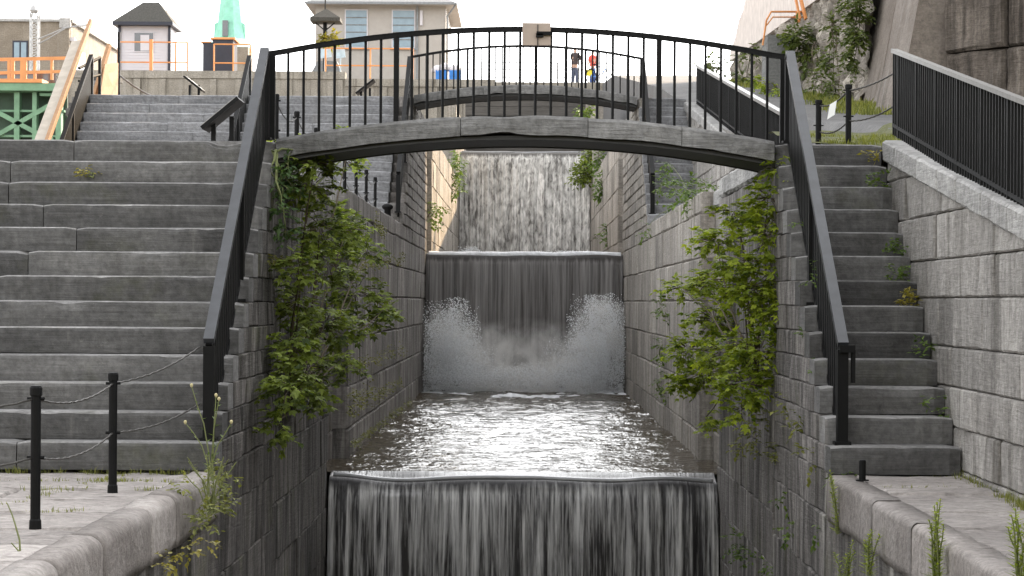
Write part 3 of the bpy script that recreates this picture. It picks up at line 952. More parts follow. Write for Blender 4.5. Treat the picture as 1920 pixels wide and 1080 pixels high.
B = tree_copy(A, pb, 'black chain post on the near left landing, nearer to the stairs and handrail')
for zz, zs, wd in ((.755, 1.0, 'upper'), (.415, .28, 'lower')):
    chain(pa + Z * zz, pb + Z * zz, .07, '%s chain between the two posts on the near left landing' % wd, GC)
    chain(pb + Z * zz, V((-2.56, 16.85, zz + (.21 if wd == 'upper' else .1))), .05, '%s chain from the landing post to the foot of the left handrail' % wd, GC)
    chain(pa + Z * zz, V((pa.x - 1.4, pa.y - 1.0, zz - .12)), .06, '%s chain leaving the left edge of the photo from the nearest post' % wd, GC)
row = [24.4, 26.6, 29.1, 31.4, 33.7, 36.0, 38.3, 40.6]
names = ['first post of the upper left chain row, just right of the near left handrail', 'second post of the upper left chain row, behind the near footbridge railing',
         'third post of the upper left chain row, low between the bridge balusters', 'fourth post of the upper left chain row, hidden near the bridge deck',
         'fifth post of the upper left chain row, just under the bridge arch among leaves', 'sixth post of the upper left chain row, under the near bridge arch',
         'seventh post of the upper left chain row, under the near bridge arch', 'last and farthest post of the upper left chain row, next to the short bollard']
for i, y in enumerate(row):
    tree_copy(A, (-2.85, y, L1), 'black ' + names[i])
    if i:
        for zz, wd in ((.75, 'upper'), (.4, 'lower')):
            chain((-2.85, row[i - 1], L1 + zz), (-2.85, y, L1 + zz), .12, '%s chain ending at the %s' % (wd, names[i].split(',')[0]), GC)
t = thing('mooring_bollard', 'short black mushroom-headed mooring bollard on the left wall top under the near bridge', 'bollard', (-2.6, 40.4, L1))
b = MB(); b.lathe((-2.6, 40.4, L1), [(.09, 0), (.07, .04), (.06, .2), (.1, .23), (.11, .27), (.07, .31), (.02, .325)], 14); b.obj('casting', M['iron'], t, smooth=True)
t = tree_copy(A, (3.18, 21.0, L1), 'taller black chain post on the grass at the head of the right steps'); t.scale = (1, 1, .76)
t = tree_copy(A, (2.94, 21.4, L1), 'shorter black chain post beside the right handrail at the head of the right steps'); t.scale = (1, 1, .62)
chain((2.94, 21.4, L1 + .46), (3.18, 21.0, L1 + .58), .06, 'upper chain across the head of the right steps, holding the white notice', GC, .008)
chain((2.94, 21.4, L1 + .2), (3.18, 21.0, L1 + .27), .06, 'lower chain across the head of the right steps', GC, .008)
chain((3.18, 21.0, L1 + .57), (3.58, 20.15, L1 + .72), .04, 'upper chain from the tall post to the end of the near right fence', GC, .008)
chain((3.18, 21.0, L1 + .27), (3.58, 20.15, L1 + .42), .06, 'lower chain from the tall post to the end of the near right fence', GC, .008)
b = MB()
q = [P(1556, 196, 21.15), P(1569, 188, 21.1), P(1565, 215, 21.1), P(1551, 224, 21.15)]
b.poly_prism(q, (0, .004, 0))
tag(b.obj('paper_notice', M['paper']), 'white paper notice hanging from the chain at the head of the right steps', 'notice')
t = thing('iron_stub', 'short black iron stub standing on the near right landing at the foot of the steps', 'stub', (P(1613, 902, 16.2).x, 16.1, 0))
b = MB(); b.lathe(t.location, [(.026, 0), (.026, .15), (.02, .158)], 12); b.lathe(V(t.location), [(.05, 0), (.05, .008)], 12); b.obj('pin', M['iron'], t)

# slanted information panels
def info(label, base, h, w_, ang, face_m):
    t = thing('information_panel', label, 'sign', base)
    x, y, z = base
    b = MB()
    for dx in (-.12, .12): b.bar((x + dx, y, z), (x + dx, y, z + h), .06, .06)
    b.obj('leg', M['iron'], t)
    rot = Matrix.Rotation(ang, 3, 'Y')
    b = MB(); b.box((x, y, z + h + .02), (w_, .6, .05), rot=rot); b.obj('frame', M['iron'], t)
    b = MB(); b.box(V((x, y, z + h + .02)) + rot @ V((0, 0, .032)), (w_ - .06, .54, .012), rot=rot); b.obj('face', face_m, t)
    return t
info('slanted information panel on two black legs at the head of the near left steps', (-4.0, 28.2, L1), .9, .62, math.radians(-40), M['signtop'])
info('slanted dark information panel standing in front of the concrete wall below the white hut', (-8.85, 57, L2), 1.35, .62, math.radians(38), M['signtop'])
info('slanted information panel behind the near bridge railing, below the beige house', (-4.35, 58, L2), 1.4, .62, math.radians(-38), M['signtop'])

# ------------------------------------------------------------------ cliff side on the right
b = MB()
ma, mb_ = V((6.55, 33.4, 0)), V((20, 15.2, 0))
mu = (mb_ - ma).normalized(); mn = mu.cross(Z); mn = -mn if mn.x > 0 else mn
ml = (mb_ - ma).length
z = 0.6
while z < 16:
    h = U(.75, 1.1); y = -U(0, .5)
    while y < ml:
        L = U(.8, 1.7)
        b.block(ma + mu * max(y, 0) + Z * z + mn * U(-.08, .08), mu, Z, mn, L - .02 + min(y, 0), h - .02, .6, .045, .06, .13, gz(), 1.6)
        y += L
    z += h
b.poly_prism([ma - mn * .3 + Z * .2, mb_ - mn * .3 + Z * .2, mb_ - mn * 1.2 + Z * .2, ma - mn * 1.2 + Z * .2], (0, 0, 15.5), 0)
tag(b.obj('masonry_wall', M['cliff']), 'huge dark brown masonry wall of rough blocks behind the near right fence', 'wall')
def buttress(label, y0, y1, xb, xt, h, m=M['buttress']):
    b = MB()
    zb = zp(y0) - .4
    n = 24
    def fn(u, v):
        zz = zb + h * v; x = xb + (xt - xb) * v
        return V((x + .03 * noise.noise(V((u * 3, v * 14, y0))), y0 + (y1 - y0) * u, zz))
    b.grid(fn, 6, n)
    b.grid(lambda u, v: V((9.0 + (xb + (xt - xb) * v - 9.0) * u, y0, zb + h * v)), 3, n)
    b.grid(lambda u, v: V((xb + (xt - xb) * v + (9.0 - xb - (xt - xb) * v) * u, y1, zb + h * v)), 3, n)
    return tag(b.obj('concrete_buttress', m, smooth=False), label, 'buttress')
buttress('leaning brown concrete buttress nearest the dark masonry, right of the diagonal shadow gap', 33.6, 36.0, 5.78, 7.7, 10.5)
buttress('leaning brown concrete buttress beside the rubble wall, left of the diagonal shadow gap', 37.4, 42.0, 6.38, 8.5, 10.5)
b = MB()
def rub(u, v):
    y = 41.5 + 28 * u; zb = zp(y) - .3; zt_ = 8.22 + (y - 47) * .045 + max(0, (47 - y)) * .7
    z = zb + (zt_ - zb) * v
    q = V((y * 2.2, z * 2.2, 3))
    c = noise.voronoi(q)[0]
    d = (c[1] - c[0])
    return V((6.75 + .12 * (v - .5) - .34 * min(.5, d) - .08 * noise.noise(q * 2.5) - .18 * noise.noise(q * .35), y, z))
b.grid(rub, 260, 90, flip=True)
for q, f in enumerate(b.f):
    p = b.v[f[0]]; c = noise.voronoi(V((p.y * 2.2, p.z * 2.2, 3)))[1][0]
    b.t[q] = .5 + .55 * noise.noise(c * 7.3)
b.box((7.3, 55, 6), (.6, 26.8, 5.2), 0)
tag(b.obj('rubble_wall', M['rubble'], smooth=False), 'tall rough rubble stone wall beside the asphalt path, with plants growing down it', 'wall')
b = MB()
i0 = len(b.v)
prof = [(47.0, 8.2), (69.3, 9.2), (69.2, 9.5), (67.6, 9.75), (66.5, 10.15), (65.2, 10.3), (64.3, 10.65), (47, 11.5)]
b.poly_prism([V((6.62, y, z)) for y, z in prof], (.5, 0, 0))
tag(b.obj('concrete_parapet', M['pale_concrete']), 'pale concrete parapet with a broken end on top of the rubble wall', 'parapet')
t = thing('concrete_stair', 'grey grooved concrete stair block with orange handrail, against the rubble wall', 'stair', (6.0, 50, zp(50)))
b = MB(); zb = zp(50) - .1
x0, x1 = P(1439, 100, 50).x, P(1491, 100, 50).x
for k in range(9): b.box(((x0 + x1) / 2, 50.6, zb + .1 + k * .165), (x1 - x0 - (.012 if k % 2 else 0), 1.2, .163))
b.obj('grooved_block', M['dark_concrete'], t)
b = MB()
q = [P(1430, 85, 50), P(1437, 38, 50), P(1446, 22, 50), P(1510, 22, 50.4)]
b.tube(q, .025, 6); b.tube([P(1437, 48, 50), P(1449, 32, 50), P(1510, 32, 50.4)], .018, 6)
b.obj('handrail', M['orange'], t)
t = thing('orange_ladder', 'steep orange steel stair rail leaning up against the top of the rubble wall', 'ladder', P(1505, 40, 50))
b = MB(); b.bar(P(1494, -30, 50.4), P(1511, 36, 50), .05, .08); b.bar(P(1486, -30, 50.4), P(1500, 36, 50), .05, .05); b.obj('stringer', M['orange'], t)
b = MB(); b.bar(P(1496, 22, 50.2), P(1496, 42, 50.2), .1, .1); b.obj('foot', M['orange'], t)

# ------------------------------------------------------------------ upper level and the town
b = MB()
zc = P(320, 133, YW).z
prof = [(-70, -8.2, zc), (-8.2, -1.4, zc - .32)]
for xa, xb, zt_ in prof:
    b.box(((xa + xb) / 2, YW + .35, (zt_ + 3) / 2), (xb - xa, .7, zt_ - 3))
    b.box(((xa + xb) / 2, YW + .28, zt_ - .16), (xb - xa - .02, .72, .34))
    x = xa + .6
    while x < xb: b.box((x, YW - .06, (zt_ - .35 + 3) / 2), (.28, .12, zt_ - 3.4)); x += 1.15
tag(b.obj('retaining_wall', M['concrete']), 'long stained concrete retaining wall under the white hut and the beige house', 'wall')
sheet('terrace_ground', -1.4, 120, YW, YW + .78, -5, TOP, M['concrete'])
# closure wall above the top fall
t = thing('timber_bulkhead', 'dark horizontal timber bulkhead closing the lock under the far footbridge', 'bulkhead', (0, 87, 6))
b = MB()
for k in range(11): b.box((0, 87.1 + (k % 3) * .015, 5.7 + k * .38), (4.9, .3, .365), gz())
b.obj('planks', M['timber'], t)
b = MB(); b.box((0, 86.95, 8.75), (4.78, .2, .3)); b.obj('beam', M['steel_dark'], t)
# hut
def px_w(p, Y_): return p / F * Y_
Yh = 103.0
g = TOP
t = thing('lockkeeper_hut', 'small white clapboard hut with dark hipped shingle roof on top of the concrete wall', 'hut', P(270, 130, Yh))
xl, xr = P(224, 90, Yh).x, P(318, 90, Yh).x
ze = P(270, 46, Yh).z
dep = 2.0
b = MB(); b.box(((xl + xr) / 2, Yh + dep / 2, (g + ze) / 2), (xr - xl, dep, ze - g))
k = 0
zz = g + .1
while zz < ze - .35:
    b.box(((xl + xr) / 2, Yh - .008 - .0, zz + .07), (xr - xl - .2, .018, .125)); zz += .14
b.obj('wall', M['white'], t)
for x in (xl, xr):
    b = MB(); b.box((x, Yh - .03, (g + ze) / 2), (.13, .14, ze - g)); b.obj('corner_board', M['navy'], t)
b = MB()
ex0, ex1 = P(214, 46, Yh).x, P(327, 46, Yh).x
zr = P(270, 5, Yh + 1.0).z
rx0, rx1 = P(262, 6, Yh).x, P(292, 6, Yh).x
pts = [V((ex0, Yh - .5, ze + .08)), V((ex1, Yh - .5, ze + .08)), V((ex1, Yh + dep + .5, ze + .08)), V((ex0, Yh + dep + .5, ze + .08)), V((rx0, Yh + dep / 2 - .1, zr)), V((rx1, Yh + dep / 2 - .1, zr)), V((rx1, Yh + dep / 2 + .1, zr)), V((rx0, Yh + dep / 2 + .1, zr))]
b.v = pts
for f in ((0, 1, 5, 4), (1, 2, 6, 5), (2, 3, 7, 6), (3, 0, 4, 7), (4, 5, 6, 7), (3, 2, 1, 0)): b.face(f)
rf = b.obj('roof', M['shingle'], t)
b = MB(); b.box(((ex0 + ex1) / 2, Yh + dep / 2, ze), (ex1 - ex0, dep + 1.0, .16)); b.obj('fascia', M['navy'], rf)
wx0, wx1, wz0, wz1 = P(253, 0, Yh).x, P(288, 0, Yh).x, P(270, 96, Yh).z, P(270, 62, Yh).z
b = MB(); b.box(((wx0 + wx1) / 2, Yh - .03, (wz0 + wz1) / 2), (wx1 - wx0 + .1, .03, wz1 - wz0 + .1)); wnd = b.obj('window', M['white'], t)
b = MB(); b.box(((wx0 + wx1) / 2, Yh - .05, (wz0 + wz1) / 2), (wx1 - wx0, .02, wz1 - wz0)); b.obj('pane', M['window_dark'], wnd)
b = MB(); b.box(((wx0 + wx1) / 2 + .05, Yh - .07, (wz0 + wz1) / 2 - .04), (.42, .02, wz1 - wz0 - .12)); b.obj('blind', M['white'], wnd)
# flag pole
b = MB(); b.tube([(P(313, 0, 108).x, 108, TOP), (P(313, 0, 108).x, 108, TOP + 8)], .05, 8, r2=.035)
tag(b.obj('flag_pole', M['silver']), 'thin pale pole rising behind the right slope of the hut roof', 'pole')

# church spire far behind
Ys = 240.0
t = thing('church_spire', 'tall green copper church spire behind the navy booth', 'spire', (P(432, 100, Ys).x, Ys, TOP))
cx = P(432, 0, Ys).x
def oct_spire(prof, m, name, n=8):
    b = MB(); b.lathe((cx, Ys, 0), prof, n); return b.obj(name, m, t)
z_ = lambda v: P(432, v, Ys).z
oct_spire([(1.0, z_(-20)), (.1, z_(-190))], M['copper'], 'spire_tip')
oct_spire([(2.55, z_(92)), (1.85, z_(74)), (1.5, z_(50)), (1.0, z_(-20))], M['copper'], 'spire')
for sx in (-1, 1):
    b = MB(); b.poly_prism([V((cx + sx * 1.3, Ys - .5, z_(84))), V((cx + sx * 1.78, Ys - .5, z_(74))), V((cx + sx * 1.72, Ys - .5, z_(46))), V((cx + sx * 1.1, Ys - .5, z_(40)))], (0, 1, 0))
    b.obj('gablet', M['copper'], t)
b = MB(); b.box((cx - .3, Ys - 1.72, z_(57)), (.62, .5, 1.75)); b.obj('louvre', M['window_dark'], t)
b = MB(); b.box((cx, Ys, (TOP + z_(92)) / 2), (4.6, 4.4, z_(92) - TOP)); b.obj('tower', M['brick'], t)
# navy booth with orange rails
Yb = 99.5
t = thing('navy_booth', 'dark navy booth with orange trimmed top, in front of the church spire', 'booth', P(413, 132, Yb))
b = MB()
xa, xm, xb = P(381, 0, Yb).x, P(400, 0, Yb).x, P(438, 0, Yb).x
b.box(((xa + xm) / 2, Yb + .7, (TOP + P(390, 80, Yb).z) / 2), (xm - xa, 1.4, P(390, 80, Yb).z - TOP))
b.box(((xm + xb) / 2 + .005, Yb + .6, (TOP + P(420, 75, Yb).z) / 2), (xb - xm, 1.5, P(420, 75, Yb).z - TOP))
b.obj('body', M['navy'], t)
b = MB()
b.box(((xm + xb) / 2, Yb + .6, P(420, 73, Yb).z), (xb - xm + .2, 1.7, .09)); b.box(((xa + xm) / 2 - .1, Yb + .7, P(390, 79, Yb).z), (xm - xa, 1.5, .06))
b.obj('cap', M['orange'], t)

# orange guard rails
def guard(label, pts, posts, h=1.1, grp='orange guard rails', r=.035, rails=(1.0, .52), m='orange'):
    t = thing('guard_rail', label, 'guard rail', pts[0], grp)
    for k in rails:
        b = MB(); b.tube([V(p) + Z * h * k for p in pts], r, 6); b.obj('rail', M[m], t)
    for p in posts:
        b = MB(); b.tube([V(p), V(p) + Z * (h + .01)], r * 1.1, 6); b.obj('post', M[m], t)
    return t
def gp(px, v, Y_): return P(px, v, Y_)
g0 = [V((P(x, 0, 99).x, 99, TOP)) for x in (222, 284, 330, 352)]
guard('orange guard rail running past the front of the white hut', g0, g0, P(280, 79, 99).z - TOP)
b = MB(); p = V((P(284, 0, 98.8).x, 98.8, TOP)); hh = P(284, 74, 98.8).z - TOP; b.box(p + Z * hh / 2, (.15, .12, hh))
tag(b.obj('orange_bollard', M['orange']), 'stout orange post in front of the white hut window', 'post')
g1 = [V((P(x, 0, 98.4).x, 98.4, TOP)) for x in (402, 438, 470)]
guard('orange guard rail around the navy booth', g1, g1, P(420, 83, 98.4).z - TOP)
g2 = [V((P(x, 0, 98.4).x, 98.4, TOP)) for x in (611, 695, 775)]
guard('orange guard rail in front of the beige house', g2, g2, P(690, 91, 98.4).z - TOP)
# far thin rail upstream of the far footbridge
g3 = [V((P(x, 0, 98.5).x, 98.5, TOP)) for x in (868, 905, 940, 975, 1010, 1045, 1090, 1130, 1160)]
guard('thin pale guard rail on the skyline behind the far footbridge', g3, g3, 1.05, None, .011, (1.0, .7, .35), 'silver')

# beige house
Yo = 112.0
t = thing('beige_house', 'beige rendered house with grey hipped roof and pale slatted windows, centre left of the skyline', 'house', P(730, 170, Yo))
xl, xr = P(592, 0, Yo).x, P(836, 0, Yo).x
ze = P(720, 9, Yo).z
b = MB(); b.box(((xl + xr) / 2, Yo + 4, (TOP + ze) / 2), (xr - xl, 8, ze - TOP)); b.obj('wall', M['stucco'], t)
ex0, ex1 = P(571, 0, Yo - .7).x, P(857, 0, Yo - .7).x
b = MB()
zt_ = ze + 2.2
b.v = [V((ex0, Yo - .8, ze)), V((ex1, Yo - .8, ze)), V((ex1, Yo + 8.8, ze)), V((ex0, Yo + 8.8, ze)), V((ex0 + 3.3, Yo + 4, zt_)), V((ex1 - 3.3, Yo + 4, zt_))]
for f in ((0, 1, 5, 4), (1, 2, 5), (2, 3, 4, 5), (3, 0, 4)): b.face(f)
rf = b.obj('roof', M['roof_grey'], t)
b = MB(); b.box(((ex0 + ex1) / 2, Yo + 4, ze - .02), (ex1 - ex0 - .05, 9.5, .06)); b.obj('soffit', M['stucco'], rf)
b = MB(); b.box(((ex0 + ex1) / 2, Yo - .84, ze - .02), (ex1 - ex0, .1, .12)); b.obj('gutter', M['roof_grey'], rf)
for a, e in ((649, 688), (737, 777)):
    for v0, v1, nm in ((20, 70, 'upper'), (84, 118, 'lower')):
        if nm == 'lower' and a < 700: v1 = 100; v0 = 88
        x0, x1 = P(a, 0, Yo).x, P(e, 0, Yo).x
        z0, z1 = P(700, v1, Yo).z, P(700, v0, Yo).z
        if nm == 'upper': z0 = P(700, 88, Yo).z
        else: continue
        b = MB(); b.box(((x0 + x1) / 2, Yo - .02, (z0 + z1) / 2), (x1 - x0 + .12, .08, z1 - z0 + .12)); wd = b.obj('window', M['white'], t)
        b = MB(); b.box(((x0 + x1) / 2, Yo - .05, (z0 + z1) / 2), (x1 - x0, .06, z1 - z0)); b.obj('pane', M['window'], wd)
        b = MB()
        for k in range(1, 5): b.box(((x0 + x1) / 2, Yo - .09, z0 + (z1 - z0) * k / 5), (x1 - x0, .03, .045))
        b.obj('glazing_bar', M['dark_concrete'], wd)
        b = MB(); b.box(((x0 + x1) / 2, Yo - .06, z0 - .1), (x1 - x0 + .3, .16, .09)); b.obj('sill', M['roof_grey'], wd)
b = MB(); x = P(783, 0, Yo).x; b.tube([(x, Yo - .12, ze - .05), (x, Yo - .12, TOP)], .05, 8); b.obj('downpipe', M['roof_grey'], t)
b = MB(); x = P(786, 0, Yo).x + .12; b.box((x, Yo - .06, (P(786, 20, Yo).z + P(786, 48, Yo).z) / 2), (.14, .1, P(786, 20, Yo).z - P(786, 48, Yo).z)); b.obj('wall_lamp', M['white'], t)
b = MB(); x = P(839, 0, Yo).x; b.tube([(x + .5, Yo - .7, ze), (x, Yo - .1, ze - .6), (x, Yo - .1, TOP)], .05, 8); b.obj('downpipe', M['roof_grey'], t)
# roofed lamp post with flower basket and panels
Yk = 100.0
t = thing('roofed_post', 'dark post with a small pyramid roof on brackets, left of the beige house', 'post', P(612, 135, Yk))
x = P(610, 0, Yk).x
b = MB(); b.tube([(x, Yk, TOP), (x, Yk, P(610, 40, Yk).z)], .1, 8); b.obj('post', M['iron'], t)
b = MB()
ze2, zr2 = P(610, 36, Yk).z, P(610, 16, Yk).z
xa, xb = P(584, 0, Yk).x, P(640, 0, Yk).x
m2 = (xa + xb) / 2
b.v = [V((xa, Yk - .7, ze2)), V((xb, Yk - .7, ze2)), V((xb, Yk + .7, ze2)), V((xa, Yk + .7, ze2)), V((m2, Yk, zr2)), V((xa, Yk - .7, ze2 - .16)), V((xb, Yk - .7, ze2 - .16)), V((xb, Yk + .7, ze2 - .16)), V((xa, Yk + .7, ze2 - .16))]
for f in ((0, 1, 4), (1, 2, 4), (2, 3, 4), (3, 0, 4), (0, 5, 6, 1), (1, 6, 7, 2), (2, 7, 8, 3), (3, 8, 5, 0), (5, 8, 7, 6)): b.face(f)
b.obj('roof', M['shingle'], t)
b = MB()
for s_ in (-1, 1): b.bar((x, Yk, P(610, 58, Yk).z), (x + s_ * .45, Yk, ze2 - .16), .05, .05)
b.obj('bracket', M['iron'], t)
b = MB(); b.tube([(x, Yk, zr2 - .05), (x, Yk, zr2 + 1.2)], .03, 6); b.obj('mast', M['iron'], t)
b = MB()
b.poly_prism([V((P(568, 0, Yk + .5).x, Yk + .5, TOP)), V((P(652, 0, Yk + .5).x, Yk + .5, TOP)), V((P(632, 0, Yk + .5).x, Yk + .5, P(620, 112, Yk).z)), V((P(596, 0, Yk + .5).x, Yk + .5, P(620, 112, Yk).z))], (0, .9, 0))
tag(b.obj('dark_mound', M['roof_grey']), 'low dark sloping plinth below the roofed post on the concrete wall', 'plinth')
for a, e, lab in ((598, 622, 'pale blue panel fixed left of the roofed post'), (630, 648, 'pale blue panel right of the roofed post')):
    b = MB(); b.box((P((a + e) / 2, 100, 99).x, 98.7, P(600, 100, 98.7).z), (px_w(e - a, 98.7), .05, .42), rot=Matrix.Rotation(-.15, 3, 'Y'))
    b.box((P((a + e) / 2, 100, 99).x, 98.76, (P(600, 108, 98.7).z + TOP) / 2), (.06, .05, P(600, 108, 98.7).z - TOP))
    tag(b.obj('sign_panel', M['signblue']), lab, 'sign')
# blue covered cart
t = thing('blue_bin', 'bright blue bin with white domed cover at the left end of the far footbridge', 'bin', P(838, 158, 96))
b = MB()
for a, e, v in ((818, 838, 132), (843, 865, 132)):
    xa, xb = P(a, 0, 98.2).x, P(e, 0, 98.2).x
    zt_ = P(a, v, 98.2).z
    b.box(((xa + xb) / 2, 98.4, (TOP + zt_) / 2), (xb - xa, .6, zt_ - TOP))
b.obj('body', M['blue'], t)
b = MB()
for a, v in ((822, 130), (836, 126), (852, 129)): b.lathe((P(a, 0, 98.3).x, 98.4, P(a, v, 98.3).z - .12), [(.3, 0), (.32, .1), (.25, .24), (.08, .32)], 10)
b.obj('cover', M['white'], t)

# brick building far left
Yt = 118.0
t = thing('brick_building', 'tan brick flat-roofed building at the far left, behind the orange rails', 'building', P(80, 130, Yt))
xr = P(130, 0, Yt).x
zt_ = P(100, 40, Yt).z
b = MB()
b.box((xr - 6, Yt + 8, (zt_ + TOP) / 2), (12, 16, zt_ - TOP))
b.obj('wall', M['brick'], t)
b = MB()
b.box((xr - 6, Yt - .03, zt_ + .04), (12.1, .3, .14)); b.box((xr - .2, Yt - .06, zt_ - .1), (.6, .3, .55)); b.box((xr + .03, Yt + 8, zt_ + .04), (.3, 16, .14))
b.obj('roof_edge', M['coping'], t)
# flank facing the lock, receding to the right
t2 = V((P(215, 88, 155).x, 155, P(215, 88, 155).z))
b = MB()
f0 = V((xr + .02, Yt + .2, zt_)); f1 = V((t2.x, 152, zt_ + .3))
b.poly_prism([V((f0.x, f0.y, TOP)), V((f1.x, f1.y, TOP)), f1, f0], (-2, 0, 0))
b.obj('flank_wall', M['brick_dark'], t)
b = MB()
for k in range(1):
    a_, e_ = f0.lerp(f1, .0), f0.lerp(f1, 1)
    b.bar(a_ - Z * .95 + X * .1, e_ - Z * 1.15 + X * .1, .3, .2)
b.obj('cornice', M['white'], t)
for a, e, v0, v1 in ((26, 52, 78, 112),):
    x0, x1 = P(a, 0, Yt).x, P(e, 0, Yt).x; z0, z1 = P(a, v1, Yt).z, P(a, v0, Yt).z
    b = MB(); b.box(((x0 + x1) / 2, Yt - .02, (z0 + z1) / 2), (x1 - x0 + .1, .06, z1 - z0 + .1)); wd = b.obj('window', M['navy'], t)
    b = MB()
    for s_ in (-1, 1): b.box(((x0 + x1) / 2 + s_ * (x1 - x0) * .25, Yt - .06, (z0 + z1) / 2), ((x1 - x0) * .38, .03, z1 - z0 - .1))
    b.obj('pane', M['window'], wd)
for k, yy in enumerate((119.5, 124, 130)):
    p = f0.lerp(f1, (yy - f0.y) / (f1.y - f0.y))
    b = MB(); b.bar((p.x + .03, yy, TOP + .6), (p.x + .3, yy + 1.6, TOP + .6), .1, 0.06); b.quad(V((p.x + .06, yy, TOP + .6)), V((p.x + .42, yy + 1.6, TOP + .6)), V((p.x + .42, yy + 1.6, zt_ - 1.4)), V((p.x + .06, yy, zt_ - 1.4)))
    b.obj('window', M['window_dark'], t)
# lattice mast and street lamp
Yl = 92.0
t = thing('lattice_mast', 'white lattice mast standing in front of the tan brick building', 'mast', P(64, 150, Yl))
b = MB()
x0, x1 = P(57, 0, Yl).x, P(71, 0, Yl).x
zb_, z1 = P(64, 150, Yl).z, P(64, 24, Yl).z
for yy in (Yl, Yl + .32):
    for x in (x0, x1): b.tube([(x, yy, 2.0), (x, yy, z1)], .035, 6)
b.obj('upright', M['silver'], t)
b = MB()
k = 0; z = zb_ - 3
while z < z1:
    b.bar((x0, Yl, z), (x1, Yl, z + .2), .03, .03); b.bar((x1, Yl + .32, z), (x0, Yl + .32, z + .2), .03, .03); b.bar((x0, Yl, z), (x1, Yl, z), .03, .03); z += .22
b.obj('lacing', M['silver'], t)
b = MB(); c = P(64, 20, Yl); b.lathe(c, [(.14, -.1), (.2, .0), (.16, .15), (.05, .25)], 8); b.tube([P(75, 30, Yl), P(75, 40, Yl)], .03, 6); b.obj('lamp_head', M['silver'], t)
t = thing('street_lamp', 'pale curved street lamp arm reaching right in front of the brick building', 'street lamp', P(71, 80, 91))
b = MB(); b.tube([P(72, 73, 91.8), P(95, 64, 91.5), P(120, 53, 91.3), P(150, 48, 91)], .035, 6); b.tube([P(72, 82, 91.8), P(90, 73, 91.5), P(108, 62, 91.3), P(125, 52, 91.2)], .025, 6); b.obj('arm', M['silver'], t)
b = MB(); b.bar(P(148, 48.5, 91), P(168, 46, 91), .12, .09); b.obj('lamp_head', M['silver'], t)
t = thing('street_lamp', 'small dark lamp head against the sky, left of the lattice mast top', 'street lamp', P(30, 17, 91))
b = MB(); b.bar(P(29, 17, 91), P(44, 17, 91), .1, .05); b.obj('lamp_head', M['steel_dark'], t)
b = MB(); b.tube([P(42, 17, 91), P(58, 22, 91.6), P(58, 30, 91.95)], .015, 5); b.obj('arm', M['silver'], t)

# green steel lock gate with orange walkway
Yg = 66.0
t = thing('lock_gate', 'green steel lock gate with cross bracing at the left edge of the photo', 'lock gate', P(50, 260, Yg))
b = MB()
xa, xb = P(-120, 0, Yg).x, P(122, 0, Yg).x
zt_ = P(50, 158, Yg).z; zl = P(50, 330, Yg).z
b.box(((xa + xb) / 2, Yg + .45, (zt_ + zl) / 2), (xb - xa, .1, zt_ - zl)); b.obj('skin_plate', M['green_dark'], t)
b = MB()
b.box(((xa + xb) / 2, Yg, P(50, 165, Yg).z), (xb - xa, .8, px_w(14, Yg)))
b.obj('top_girder', M['green_steel'], t)
for px in (-60, 34, 67, 112):
    b = MB(); b.box((P(px, 0, Yg).x, Yg + .05, (zt_ - .2 + zl) / 2), (px_w(10 if px != 67 else 8, Yg), .3, zt_ - zl - .3)); b.obj('upright', M['green_steel'], t)
for v in (208, 255, 300):
    b = MB(); b.box(((xa + xb) / 2, Yg + .1, P(50, v, Yg).z), (xb - xa, .2, px_w(4, Yg))); b.obj('crossbeam', M['green_steel'], t)
for q in (((-20, 262), (100, 194)), ((-5, 210), (85, 258)), ((-20, 330), (100, 260))):
    b = MB(); b.bar(P(*q[0], Yg - .05), P(*q[1], Yg - .05), .12, .14); b.obj('brace', M['green_steel'], t)
b = MB(); b.box((P(88, 183, Yg).x, Yg, P(88, 178, Yg).z), (px_w(24, Yg), .25, px_w(5, Yg))); b.obj('crossbeam', M['green_steel'], t)
t = thing('gate_walkway', 'orange framed walkway railing on top of the green lock gate', 'walkway', P(50, 158, Yg))
b = MB(); b.box(((xa + xb) / 2 - .3, Yg, P(50, 154, Yg).z), (xb - xa - .6, .9, px_w(7, Yg))); b.obj('deck', M['orange'], t)
for v, ww in ((111, .1), (136, .09)):
    b = MB(); b.bar(P(-120, v + 3, Yg - .4), P(124, v - 2, Yg - .4), .06, ww); b.obj('rail', M['orange'], t)
for px, ww in ((-10, .14), (18, .1), (25, .1), (42, .1), (48, .1), (66, .08), (98, .08)):
    b = MB(); b.box((P(px, 0, Yg - .4).x, Yg - .4, (P(px, 152, Yg).z + P(px, 112, Yg).z) / 2), (ww, .07, px_w(40, Yg))); b.obj('post', M['orange'], t)
b = MB(); b.box(((xa + xb) / 2, Yg + 1.6, P(50, 138, Yg).z), (xb - xa - 1.2, .1, px_w(20, Yg))); b.obj('back_panel', M['window_dark'], t)

# timber boards along the outer stair railing
t = thing('timber_hoarding', 'fresh timber edged plywood board slanting along the outer stair railing at the far left', 'board', (-9.5, Y2, L1))
za = lambda y: L1 + 1.0 + (y - Y2) * (R / D)
b = MB()
b.poly_prism([V((-9.86, 41.4, za(41.4) - .02)), V((-9.86, 46.3, za(46.3) - .02)), V((-9.61, 46.3, za(46.3) + .02)), V((-9.61, 41.4, za(41.4) + .02))], (0, 0, .03))
b.obj('plywood', M['oldply'], t)
b = MB(); b.bar((-9.57, 41.4, za(41.4) + .06), (-9.57, 46.9, za(46.9) + .1), .07, .14); b.obj('edge_board', M['ply'], t)
t = thing('timber_hoarding', 'bright square plywood sheet with a slanting prop, left of the concrete wall', 'board', P(205, 178, 49))
b = MB(); b.poly_prism([P(188, 180, 48.0), P(221, 180, 50.6), P(222, 118, 50.6), P(197, 120, 48.0)], (-.03, .02, 0)); b.obj('plywood', M['ply'], t)
